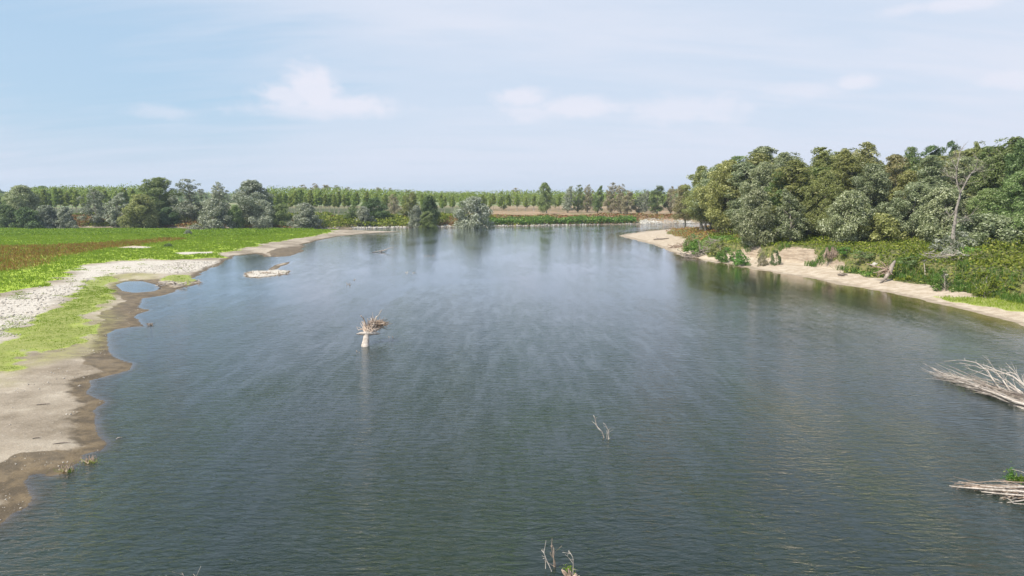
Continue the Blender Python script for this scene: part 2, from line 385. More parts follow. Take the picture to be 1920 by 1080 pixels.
def covers(x, y, h, z_, s):
    P = np.stack([x, y], 1); o = {}
    left = z_ == 0
    o['m'] = soft(P, meadow, 1.2, 3.6, 4, 3) * left
    o['st'] = np.maximum(soft(P, strip, 1.2, 2.2, 2, 4), soft(P, strip2, .6, .8, 1.5, 5)) * left
    o['pg'] = soft(P, pale_g, 1.5, 1.5, 3, 6) * left * .55
    o['red'] = soft(P, redm, 4., 4., 9, 8) * left
    o['pe'] = soft(P, pebb, 1.5, 1.5, 3, 7) * left
    # right bank vegetation: everything above the scarp
    wsh = np.interp(y, [60, 75, 100, 118, 130, 145, 170, 200], [6.5, 6.5, 7.5, 8, 3.5, 3.5, 9, 14])
    nn = fbm(x, y, 4, 4, 31)
    off = np.interp(y, [60, 74, 78, 102, 107, 127, 132, 160, 175], [.8, .8, -1.2, -1.2, 1.6, 1.6, -1.8, -1.8, 0])
    o['rv'] = (z_ == 2) * sm(wsh + off - .6, wsh + off + 1.2, s + (nn - .5) * 6)
    o['mud'] = np.maximum.reduce([soft(P, q, .9, 1.0, 2., 14) for q in mud]) * left
    gp = np.maximum.reduce([soft(P, q, .6, .9, 2., 15) for q in gaps]) * left
    gp = np.maximum(gp, sm(-1.5, 0, np.maximum(sd_poly(P, isl)[0], -9)))
    o['m'] = o['m'] * (1 - gp); o['pe'] = np.maximum(o['pe'], gp)
    o['rg'] = soft(P, rgreen, .5, .8, 1.5, 12) * (z_ == 2)
    o['fv'] = (z_ == 1) * sm(1.5, 5, s + (nn - .5) * 4)
    return o
cv = covers(gx, gy, gh, gz, gs)
me = np_mesh('ground', V, quads, smooth=True)
def attr(me, name, v):
    a = me.attributes.new(name, 'FLOAT', 'POINT'); a.data.foreach_set('value', np.asarray(v, np.float32))
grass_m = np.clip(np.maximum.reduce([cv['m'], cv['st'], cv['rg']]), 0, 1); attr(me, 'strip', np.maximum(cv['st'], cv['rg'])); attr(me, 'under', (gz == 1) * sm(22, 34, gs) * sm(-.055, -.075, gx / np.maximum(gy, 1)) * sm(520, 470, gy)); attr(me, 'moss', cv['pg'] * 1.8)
attr(me, 'grass', grass_m); attr(me, 'red', cv['red']); attr(me, 'pebble', cv['pe']); attr(me, 'mud', cv['mud'])
attr(me, 'scrub', np.maximum(cv['rv'], cv['fv'])); attr(me, 'right', (gz == 2) * 1.); attr(me, 'far', (gz == 1) * 1.)
attr(me, 'shore', np.where(gs > 0, gs, 0))
m, b, out = mat('ground')
A = lambda n: b.n('ShaderNodeAttribute', attribute_name=n).outputs['Fac']
tcn = b.n('ShaderNodeTexCoord').outputs['Object']; pos = b.sep(tcn)
nA = b.noise(tcn, .16, 6, .6); nB = b.noise(tcn, .9, 6, .62); nC = b.noise(tcn, 5., 5, .7)
sand = b.mix(b.ss(nA, .40, .62), (.165, .132, .090), (.37, .32, .25))
sand = b.mix(b.ss(nB, .35, .75), sand, (.255, .212, .158))
sandR = b.mix(b.ss(nB, .35, .65), (.33, .265, .19), (.44, .375, .29))
strat = b.noise(b.mapping(tcn, (.35, .35, 5.)), 1.2, 5, .65)
sandR = b.mix(b.m('MULTIPLY', b.ss(pos[2], .9, 1.3), b.ss(strat, .42, .62, 0., .8)), b.mix(b.ss(pos[2], .8, 1.1, 0., .55), sandR, (.27, .21, .15)), (.17, .125, .085))
sand = b.mix(A('right'), sand, sandR)
peb = b.mix(b.ss(nC, .38, .62), (.33, .30, .25), (.54, .50, .44))
nD = b.noise(tcn, 14., 4, .8)
sand = b.mix(b.ss(nD, .50, .72, 0., .45), sand, (.13, .10, .07)); sand = b.mix(b.ss(nC, .56, .70, 0., .4), sand, (.46, .42, .35))
c = b.mix(b.m('MULTIPLY', A('pebble'), b.ss(nB, .3, .5, .5, 1.)), sand, peb)
# wet margin just above the water
wet = b.ss(b.m('ADD', pos[2], b.m('MULTIPLY', b.m('SUBTRACT', nB, .5), .14)), .035, .085, 1., 0.)
wet = b.m('MULTIPLY', wet, b.m('SUBTRACT', 1., b.m('MULTIPLY', A('right'), .65)))
wet = b.m('MAXIMUM', wet, b.m('MULTIPLY', b.ss(b.m('ADD', A('mud'), b.m('MULTIPLY', b.m('SUBTRACT', nB, .5), .9)), .38, .52), .9))
c = b.mix(wet, c, b.mix(b.ss(nB, .4, .6), (.068, .047, .021), (.13, .092, .045)))
bedc = b.ss(pos[2], -.12, .0, 1., 0.)
c = b.mix(bedc, c, b.mix(nB, (.09, .075, .02), (.17, .135, .04)))
gr = b.mix(b.ss(nB, .35, .65), (.21, .31, .014), (.32, .40, .035)); gr = b.mix(b.ss(nA, .45, .62), gr, (.25, .35, .014))
gr = b.mix(b.m('MULTIPLY', A('strip'), .8), gr, b.mix(nB, (.13, .16, .025), (.25, .235, .09)))
edge = b.ss(b.m('ADD', A('grass'), b.m('ADD', b.m('MULTIPLY', b.m('SUBTRACT', nC, .5), .7), b.m('MULTIPLY', b.m('SUBTRACT', nB, .5), .9))), .30, .72)
c = b.mix(b.m('MULTIPLY', A('moss'), b.ss(nB, .3, .65, .1, .55)), c, (.27, .27, .07))
c = b.mix(edge, c, gr)
c = b.mix(b.m('MULTIPLY', A('red'), b.ss(nB, .25, .6, .35, .9)), c, (.25, .17, .04))
scr = b.mix(b.ss(nB, .4, .6), (.07, .085, .02), (.15, .14, .05)); scr = b.mix(b.m('MULTIPLY', b.m('MULTIPLY', A('far'), b.ss(pos[0], -40., 0., .35, 1.)), b.ss(nA, .32, .6)), scr, (.30, .20, .125))
c = b.mix(b.ss(b.m('ADD', A('scrub'), b.m('MULTIPLY', b.m('SUBTRACT', nC, .5), .5)), .4, .6), c, scr)
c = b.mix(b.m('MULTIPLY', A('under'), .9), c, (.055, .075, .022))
# far plain
dist = b.m('SQRT', b.m('ADD', b.m('MULTIPLY', pos[0], pos[0]), b.m('MULTIPLY', pos[1], pos[1])))
fieldc = b.mix(b.ss(b.noise(b.mapping(tcn, (1, 3, 1)), .004, 3), .42, .58), (.11, .16, .04), (.20, .19, .08))
c = b.mix(b.ss(dist, 520., 700.), c, fieldc)
p = b.n('ShaderNodeBsdfPrincipled'); b.put(p.inputs['Base Color'], c)
b.put(p.inputs['Roughness'], b.m('SUBTRACT', .95, b.m('MULTIPLY', wet, .25)))
bp = b.n('ShaderNodeBump'); bp.inputs['Strength'].default_value = .7; bp.inputs['Distance'].default_value = .18
b.put(bp.inputs['Height'], b.m('ADD', b.m('MULTIPLY', nB, .8), b.m('MULTIPLY', nC, .5))); b.put(p.inputs['Normal'], bp.outputs[0])
b.nt.links.new(p.outputs[0], out.inputs[0]); me.materials.append(m)
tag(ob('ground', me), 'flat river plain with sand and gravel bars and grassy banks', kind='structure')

# ------------------------------------------------------------ water
depth = -gh
keep = (depth[quads] > -.12).any(1)
qk = quads[keep]; used = np.unique(qk); remap = np.zeros(len(gx), int); remap[used] = np.arange(len(used))
me = np_mesh('river_water', np.stack([gx[used], gy[used], np.zeros(len(used))], 1), remap[qk], smooth=True)
attr(me, 'depth', np.clip(depth[used] * np.where(gz[used] == 0, 3.5, 1.), 0, 5))
m, b, out = mat('river_water')
tcn = b.n('ShaderNodeTexCoord').outputs['Object']; pos = b.sep(tcn)
dep = A = b.n('ShaderNodeAttribute', attribute_name='depth').outputs['Fac']
# wind ripples: short crests across the view, bent near the bar
r1 = b.noise(b.mapping(tcn, (.8, 2.1, 1), (0, 0, R(7))), 1.5, 4, .55, .8)
r2 = b.noise(b.mapping(tcn, (1.0, 2.4, 1), (0, 0, R(-16))), 3.2, 2, .5, .3)
r3 = b.noise(b.mapping(tcn, (.5, 1.3, 1), (0, 0, R(14))), .35, 2, .5)
gust = b.noise(b.mapping(tcn, (1, .35, 1), (0, 0, R(-10))), .07, 3, .5, 1.)
streak = b.noise(b.mapping(tcn, (.95, .16, 1), (0, 0, R(-12))), 1.0, 7, .75, .5)
band = b.noise(b.mapping(tcn, (.05, .02, 1), (0, 0, R(-12))), 1.0, 2, .5)
hgt = b.m('ADD', b.m('ADD', b.m('MULTIPLY', r1, .145), b.m('MULTIPLY', r2, .042)), b.m('MULTIPLY', r3, .10))
calm = b.m('MULTIPLY', b.m('MULTIPLY', b.ss(gust, .38, .6, .6, 1.15), b.ss(dep, 0., .4, .40, 1.)), b.m('MULTIPLY', b.m('ADD', b.ss(pos[1], 20., 95., 1., .11), b.ss(pos[1], 150., 235., 0., .12)), b.m('SUBTRACT', 1.1, b.m('MULTIPLY', b.ss(streak, .40, .66), .5))))
bp = b.n('ShaderNodeBump'); bp.inputs['Distance'].default_value = 1.0; b.put(bp.inputs['Strength'], b.m('MULTIPLY', calm, 1.)); b.put(bp.inputs['Height'], hgt)
fr = b.n('ShaderNodeFresnel'); fr.inputs[0].default_value = 1.333; b.put(fr.inputs['Normal'], bp.outputs[0])
fr2 = b.n('ShaderNodeFresnel'); fr2.inputs[0].default_value = 1.333
fw = b.ss(pos[1], 16., 62., .85, .08)
frs = b.m('ADD', b.m('MULTIPLY', fr.outputs[0], fw), b.m('MULTIPLY', fr2.outputs[0], b.m('SUBTRACT', 1., fw)))
frs = b.m('MULTIPLY', frs, 1.35, clamp=True)
gl = b.n('ShaderNodeBsdfGlossy'); gl.inputs['Roughness'].default_value = .05; gl.inputs['Color'].default_value = (.91, .94, .99, 1); b.put(gl.inputs['Normal'], bp.outputs[0])
murk = b.m('SUBTRACT', 1., b.m('POWER', 2.718, b.m('MULTIPLY', dep, -1.9)))
df = b.n('ShaderNodeBsdfDiffuse'); b.put(df.inputs[0], b.mix(b.ss(gust, .35, .65), (.008, .015, .007), (.013, .023, .009)))
tp = b.n('ShaderNodeBsdfTransparent'); tp.inputs[0].default_value = (.80, .76, .60, 1)
body = b.n('ShaderNodeMixShader'); b.put(body.inputs[0], murk); b.nt.links.new(tp.outputs[0], body.inputs[1]); b.nt.links.new(df.outputs[0], body.inputs[2])
surf = b.n('ShaderNodeMixShader'); b.put(surf.inputs[0], frs); b.nt.links.new(body.outputs[0], surf.inputs[1]); b.nt.links.new(gl.outputs[0], surf.inputs[2])
# drifting foam film in long streaks down the current
foam = b.m('MULTIPLY', b.ss(streak, .42, .70), b.m('MULTIPLY', b.ss(band, .34, .56), b.ss(dep, .6, 1.4)))
foam = b.m('MULTIPLY', foam, b.ss(pos[1], 26., 70., .01, .05))
fd = b.n('ShaderNodeBsdfDiffuse'); fd.inputs[0].default_value = (.48, .55, .66, 1)
fin = b.n('ShaderNodeMixShader'); b.put(fin.inputs[0], foam); b.nt.links.new(surf.outputs[0], fin.inputs[1]); b.nt.links.new(fd.outputs[0], fin.inputs[2])
b.nt.links.new(fin.outputs[0], out.inputs[0]); me.materials.append(m)
tag(ob('river_water', me), 'wide rippled grey green river', kind='structure')

# ------------------------------------------------------------ leaves
rng0 = np.random.default_rng(11)
def leaf_quads(C, N, size, rng, aspect=.55):
    """rhombic leaf sprays at C facing N"""
    n = len(C); N = N / (np.linalg.norm(N, axis=1)[:, None] + 1e-9)
    a = rng.normal(size=(n, 3)); T = a - (a * N).sum(1)[:, None] * N; T /= np.linalg.norm(T, axis=1)[:, None] + 1e-9
    B = np.cross(N, T); s = (size * rng.uniform(.6, 1.35, n))[:, None] * .5
    V = np.stack([C - T * s, C + B * s * aspect + N * s * .15, C + T * s, C - B * s * aspect - N * s * .15], 1).reshape(-1, 3)
    return V, np.arange(4 * n).reshape(n, 4)
def puffs_mesh(name, puffs, per, leaf, rng, mat_, squash=.75, gap=.35):
    Cs, Ns = [], []
    for (c, r) in puffs:
        n = max(6, int(per * r * r)); d = rng.normal(size=(n, 3)); d[:, 2] += .35; d /= np.linalg.norm(d, axis=1)[:, None]
        lump = 1 + .25 * np.sin(d[:, 0] * 5 + c[0] * 3) * np.sin(d[:, 1] * 5 + c[1] * 3 + d[:, 2] * 4)
        rad = r * lump * rng.uniform(.55, 1.05, n) ** .7
        q = np.array(c) + d * rad[:, None] * np.array([1, 1, squash])
        Cs.append(q); Ns.append(d * 1.0 + rng.normal(size=(n, 3)) * .55 + [0, 0, .25])
    C = np.vstack(Cs); N = np.vstack(Ns)
    k = fbm(C[:, 0] + 31, C[:, 1] + C[:, 2] * 1.3 + 57, leaf * 5, 2, 77) > gap; C, N = C[k], N[k]
    Vv, Ff = leaf_quads(C, N, leaf, rng); return np_mesh(name, Vv, Ff, [mat_])
def make_tree_mesh(seed, Ht, W, base=.25, npf=60, leaf=.38, per=120, prof=.6, pr=(.10, .17), mat_=None, limb=.45, lean=.06, tw=1., gap=.33):
    """returns (trunk mesh, crown mesh); Ht height, W crown width"""
    rng = np.random.default_rng(seed); pr_ = random.Random(seed); T = Tubes()
    lx, ly = pr_.uniform(-lean, lean) * Ht, pr_.uniform(-lean, lean) * Ht
    r0 = Ht * .016 * tw + .03
    n = 7; tp_ = [Vector((lx * (i / n) ** 1.5 + pr_.uniform(-.01, .01) * Ht * (i > 0), ly * (i / n) ** 1.5 + pr_.uniform(-.01, .01) * Ht * (i > 0), Ht * .86 * i / n - (.3 if i == 0 else 0))) for i in range(n + 1)]
    T.add(tp_, [r0 * (1.5 if i == 0 else 1) * (1 - .85 * i / n) for i in range(n + 1)], 7)
    def axis(z):
        f = min(max(z / (Ht * .86), 0), 1) * n; i = min(int(f), n - 1); return tp_[i].lerp(tp_[i + 1], f - i)
    puffs = []
    th0 = rng.uniform(0, 6.28)
    for k in range(npf):
        u = (k + rng.uniform(0, 1)) / npf; t = base + (1 - base) * (u ** .9)
        v = (t - base) / (1 - base)
        env = W / 2 * max(math.sin(math.pi * min(1, .10 + .86 * v ** prof)), .05) ** .65
        th = th0 + k * 2.39996 + rng.normal() * .4
        rr = env * math.sqrt(rng.uniform(.12, 1.)) * rng.uniform(.75, 1.12) * (1 + .22 * math.sin(th * 2 + seed))
        pR = rng.uniform(*pr) * W * (1.15 - .45 * v)
        z = min(Ht * t, Ht - pR * .7); ax = axis(z)
        c = (ax.x + math.cos(th) * max(rr - pR * .6, 0), ax.y + math.sin(th) * max(rr - pR * .6, 0), z)
        puffs.append((c, pR))
        if k % 2 == 0 and rr > pR * .5:
            z0 = max(z - rr * .9, Ht * max(base * .75, .08)); a = axis(z0)
            T.add(wiggle(a, c, 4, .12, pr_), taper(r0 * .38 * (1 - .6 * v), r0 * .07, 4), 5)
    return T.mesh('trunk', M_BARK), puffs_mesh('crown', puffs, per, leaf, rng, mat_ or M_SILVER, gap=gap)

KIND = {}; LEAFK = 1
def variants(key, n, **k):
    KIND[key] = [(make_tree_mesh(hash_seed(key, i), **k), k['Ht'], k['W']) for i in range(n)]
def hash_seed(key, i): return sum(ord(c) for c in key) * 13 + i * 101
# tall floodplain trees, broad trees, bushes that leaf to the ground, slim plantation trees
variants('tall', 6, Ht=19, W=9.5, base=.26, npf=58, leaf=.29, per=360, prof=.72, pr=(.09, .20), gap=.36)
variants('scrub', 4, Ht=3, W=5, base=.02, npf=60, leaf=.22, per=520, prof=.5, pr=(.06, .13), lean=.15, gap=.46)
variants('low', 3, Ht=4, W=8, base=.04, npf=70, leaf=.26, per=420, prof=.55, pr=(.07, .13), lean=.1)
variants('broad', 4, Ht=14, W=11, base=.14, npf=60, leaf=.29, per=340, prof=.7, pr=(.08, .18), gap=.36)
variants('bush', 4, Ht=8, W=8, base=.04, npf=50, leaf=.28, per=420, prof=.62, pr=(.12, .2))
variants('fuzzy', 3, Ht=12, W=8, base=.10, npf=70, leaf=.30, per=300, prof=.6, pr=(.08, .13), gap=.42)
variants('slim', 3, Ht=12, W=3.6, base=.42, npf=20, leaf=.42, per=300, prof=.5, pr=(.2, .3), lean=.01, tw=.75)
cnt = {}
def tree(name, kind, loc, Ht, W, material, label, group=None, bark=None, cat='tree', seed=None):
    if kind == 'bush' and Ht < W * .62: kind = 'low'
    i = cnt.get(kind, 0); cnt[kind] = i + 1
    (tm, cm), h0, w0 = KIND[kind][i % len(KIND[kind])]
    rr = random.Random(i * 7 + len(kind)); k = W / w0
    e = empty(name, loc, label, cat, group, rr.uniform(0, 6.28), (k, k, Ht / h0))
    ob('trunk', tm, e, mat=bark or M_BARK); ob('crown', cm, e, mat=material)
    return e


def ptree(name, kind, x0, x1, top, Y, material, label, group=None, cat='tree', wk=1.35, **k):
    """tree spanning the columns x0..x1 with its top on row top, rooted at depth Y"""
    loc = at((x0 + x1) / 2, Y); Ht = max(ztop(top, Y) - loc.z, 1.0); W = (x1 - x0) / F * Y * wk
    loc.z -= .15
    return tree(name, kind, loc, Ht, W, material, label, group, cat=cat, **k)

# ------------------------------------------------------------ trees on the far bank, left to right
GB = 'trees along the far bank'
for a in [
 ('willow_tree','broad', 8, 74, 347, 268, M_SILVER, 'leftmost large silvery tree on the far bank, behind dark bushes'),
 ('dark_bush','bush', -16, 32, 384, 258, M_DARK, 'dark green bush at the far left end of the meadow edge', 1),
 ('dark_bush','bush', 30, 76, 388, 256, M_DARK, 'dark green bush behind the meadow, second from the left', 1),
 ('willow_bush','bush', 72, 112, 384, 262, M_GREYW, 'grey brown willow bush with olive crown in front of the plantation, left of its twin', 1),
 ('willow_bush','bush', 106, 142, 387, 262, M_GREYW, 'grey willow bush between the olive willow bush and the yellow scrub', 1),
 ('willow_tree','fuzzy', 158, 206, 352, 272, M_GREYW, 'pale silver willow tree, first tall one right of the left plantation'),
 ('willow_tree','fuzzy', 196, 240, 358, 270, M_GREYW, 'silver grey willow tree with a dark foot, left of the round olive tree'),
 ('olive_tree','bush', 238, 292, 364, 262, M_OLIVE, 'round olive grey tree leafing to the ground behind the meadow', 0),
 ('poplar_tree','broad', 270, 338, 332, 280, M_GREEN, 'highest dark green round tree on the left part of the far bank'),
 ('willow_bush','bush', 296, 334, 388, 270, M_DARK, 'small dark bush under the highest round tree', 1),
 ('willow_tree','fuzzy', 334, 392, 335, 276, M_GREYW, 'tall brownish silver willow right of the highest round tree'),
 ('willow_bush','bush', 370, 428, 372, 256, M_GREYW, 'bright silver dome shaped willow bush with a dark foot behind the meadow', 1),
 ('willow_tree','fuzzy', 396, 438, 340, 276, M_GREYW, 'thin pale feathery willow behind the dome shaped willow bush'),
 ('dark_tree','bush', 428, 456, 384, 260, M_GREEN, 'narrow dark green bush right of the dome shaped willow bush', 1),
 ('willow_tree','broad', 440, 514, 337, 270, M_GREYW, 'large silver white willow tree with a ragged crown, mid left on the far bank'),
 ('willow_bush','bush', 476, 510, 374, 262, M_GREYW, 'silver willow bush in front of the large ragged willow', 1),
 ('olive_bush','bush', 510, 546, 381, 264, M_GREEN, 'olive green bush just right of the large ragged willow', 1),
 ('willow_bush','bush', 547, 594, 380, 257, M_GREYW, 'silver willow bush with dark lower half at the tip of the meadow', 1),
 ('green_bush','fuzzy', 645, 674, 384, 270, M_GREEN, 'green bush left of the small silver bush on the river bank', 1),
 ('willow_bush','bush', 669, 696, 386, 266, M_GREYW, 'small silver bush beside the dark round tree on the river bank', 1),
 ('dark_tree','bush', 683, 720, 371, 276, M_DARK, 'dark green round tree standing above the stony bank'),
 ('willow_tree','fuzzy', 726, 752, 364, 300, M_TAN, 'pale feathery dry willow left of the olive willow on the bank top'),
 ('willow_tree','fuzzy', 748, 786, 356, 285, M_OLIVE, 'olive grey rounded willow on the bank top, left of the tall green tree'),
 ('willow_bush','bush', 768, 792, 384, 268, M_GREYW, 'small silver bush left of the tall narrow green tree', 1),
 ('green_tree','bush', 792, 822, 366, 274, M_DARK, 'tall narrow dark green tree on the bank between two silver bushes'),
 ('green_bush','bush', 784, 818, 396, 266, M_GREEN, 'low green bush at the foot of the tall narrow green tree', 1),
 ('willow_tree','bush', 862, 918, 368, 263, M_GREYW, 'blue grey round willow leaning over the waterline at mid river'),
 ('poplar_tree','fuzzy', 936, 952, 357, 430, M_GREEN, 'slim green tree above the plantation edge right of the waterline willow'),
 ('poplar_tree','fuzzy', 958, 982, 352, 560, M_TAN, 'faint hazy broad tree far behind the middle plantation'),
 ('poplar_tree','fuzzy', 980, 996, 358, 480, M_TAN, 'small pale tree left of the tall green poplar in the middle'),
 ('poplar_tree','broad', 1010, 1040, 342, 360, M_GREEN, 'tall grey green poplar standing alone above the brown terrace'),
 ('poplar_tree','fuzzy', 1053, 1076, 347, 370, M_GREYW, 'grey poplar first in the loose row right of the lone poplar'),
 ('poplar_tree','fuzzy', 1073, 1094, 346, 375, M_GREEN, 'grey green poplar second in the loose row right of the lone poplar'),
 ('poplar_tree','fuzzy', 1090, 1112, 345, 385, M_TAN, 'pinkish dry poplar third in the loose row right of the lone poplar'),
 ('poplar_tree','fuzzy', 1109, 1132, 346, 370, M_GREEN, 'green poplar just left of the tall brownish willow'),
 ('willow_tree','fuzzy', 1132, 1158, 342, 365, M_TAN, 'tall brownish dry willow, left one of the tan pair'),
 ('willow_tree','fuzzy', 1150, 1178, 344, 360, M_TAN, 'brownish dry willow, right one of the tan pair'),
 ('willow_tree','fuzzy', 1162, 1190, 358, 350, M_TAN, 'lower tan rounded willow with visible trunks right of the tan pair'),
 ('willow_tree','fuzzy', 1186, 1208, 364, 352, M_GREYW, 'pale low willow left of the dark green tree near the river bend'),
 ('poplar_tree','fuzzy', 1198, 1220, 354, 380, M_GREYW, 'grey poplar behind the pale low willow near the river bend'),
 ('green_tree','fuzzy', 1214, 1249, 346, 350, M_GREEN, 'dark green pointed tree near the river bend'),
 ('willow_tree','fuzzy', 1246, 1268, 349, 350, M_TAN, 'tan willow right of the dark green pointed tree at the bend'),
 ('willow_tree','fuzzy', 1262, 1296, 344, 330, M_TAN, 'tan willow partly hidden by the right hand wood at the bend'),
]:
    name, kind, x0, x1, top, Y, mm, lab = a[:8]; bush = len(a) > 8 and a[8]
    ptree(name, kind, x0, x1, top, Y, mm, lab, GB if not bush else 'bushes along the far bank', 'bush' if bush else 'tree')
# a row of taller, paler trees behind the plantation
ORD = 'first second third fourth fifth sixth seventh eighth ninth tenth'.split()
for i, (x, top, w_) in enumerate([(548,349,22),(566,346,24),(590,343,26),(614,345,24),(632,347,26),(655,350,24),(712,350,16),(732,352,16),(694,357,20)]):
    ptree('poplar_tree', 'fuzzy', x - w_ / 2, x + w_ / 2, top, 560, M_TAN, 'pale hazy tree rising behind the plantation, %s from the left of nine' % ORD[[548, 566, 590, 614, 632, 655, 694, 712, 732].index(x)], 'pale trees behind the plantation', 'tree')
for i, (x, top, w_) in enumerate([(-10,352,40),(82,348,34),(104,351,26),(126,352,18),(140,350,18),(158,352,18),(190,349,30),(215,351,22),(246,355,20),(262,354,20)]):
    ptree('poplar_tree', 'broad', x - w_ / 2, x + w_ / 2, top, 620, M_GREEN, 'dark hazy tree far behind the left plantation, %s from the left of ten' % ORD[i], 'far trees behind the left plantation', 'tree')

# ------------------------------------------------------------ poplar plantation (rows of slim trees)
rp = random.Random(3); n_pl = 0
LP = 'slim light green poplar with a bare pale trunk standing in the plantation rows'
for (xa, xb, Y0, rows, step, topY, lab) in ((56, 300, 345, 3, 5.2, 355, 'slim poplar with a bare trunk in the plantation rows behind the left willows'),
                                            (505, 870, 360, 3, 5.0, 359, 'slim poplar with a bare pale trunk in the plantation rows left of the waterline willow'),
                                            (905, 1215, 400, 2, 4.8, 365.5, 'low slim poplar in the plantation rows right of the waterline willow')):
    for r_ in range(rows):
        Y = Y0 + r_ * 6.5; X0 = (xa - 960) / F * Y; X1 = (xb - 960) / F * Y; x = X0 + r_ * 1.7
        while x < X1:
            px = 960 + x / Y * F; yy = Y + rp.uniform(-.8, .8)
            bz = H(x, yy); ht = (ztop(topY if xa != 505 else np.interp(px, [505, 640, 870], [356, 358, 369]), Y0 + 6) - 3.2) * rp.uniform(.74, 1.06)
            tree('poplar_tree', 'slim', Vector((x, yy, bz - .1)), ht, ht * .34, M_PLANT, lab, 'poplars of the ' + lab[lab.index('plantation'):], cat='tree')
            n_pl += 1; x += step * rp.uniform(.9, 1.1)

def scatter(name, P, Hm, per_m, leaf, mat_, label, rng, up=1.0, kind='stuff'):
    """leaf sprays filling a vegetation mass: P (n,2) points, Hm (n,) height of the growth above ground"""
    z = terrain(P[:, 0], P[:, 1])[0]; u = rng.uniform(0, 1, len(P)) ** .6
    C = np.stack([P[:, 0], P[:, 1], z + Hm * u], 1)
    N = rng.normal(size=(len(P), 3)) * .7 + [0, 0, up]
    Vv, Ff = leaf_quads(C, N, leaf, rng); return tag(ob(name, np_mesh(name, Vv, Ff, [mat_])), label, kind=kind)
def sample(n, x0, x1, y0, y1, rng): return np.stack([rng.uniform(x0, x1, n), rng.uniform(y0, y1, n)], 1)

# the rest of the plantation, deep behind the first rows, and the far-off woods: masses
rng = np.random.default_rng(5)
def mass(name, spans, mat_, label, leaf, n):
    Cs = []
    for (xa, xb, Y, dY, ztop_, zb) in spans:
        k = int(n * (xb - xa) / 200); px = rng.uniform(xa, xb, k); yy = Y + rng.uniform(0, dY, k); x = (px - 960) / F * yy
        tops = (np.interp(px, [xa, xb], ztop_) if isinstance(ztop_, tuple) else ztop_) - zb; hh = tops * (.55 + .7 * fbm(x, yy, tops * .6, 3, 61))
        Cs.append(np.stack([x, yy, zb + 3.2 + hh * rng.uniform(0, 1, k) ** .65 - (3.2 if zb < 1 else 0)], 1))
    C = np.vstack(Cs); N = rng.normal(size=(len(C), 3)) * .8 + [0, -.3, .7]
    Vv, Ff = leaf_quads(C, N, leaf, rng, .7); tag(ob(name, np_mesh(name, Vv, Ff, [mat_])), label, kind='stuff')
mass('plantation_canopy', [(56, 305, 366, 60, 14.5, 5.), (505, 640, 382, 70, (14.5, 14.), 5.), (640, 890, 382, 70, (13.8, 10.8), 5.), (870, 1260, 414, 60, 12.3, 3.)], M_PLANT, 'light green canopy of the deep plantation', .8, 9000)
mass('far_woods', [(-300, 500, 900, 250, 17., 0), (480, 1400, 1100, 300, 15., 0), (-200, 2200, 1900, 400, 17., 0), (1250, 1500, 560, 200, 17., 0), (-200, 70, 420, 60, 13, 0)], M_GREEN, 'dark band of woods along the horizon', 3.6, 6000)

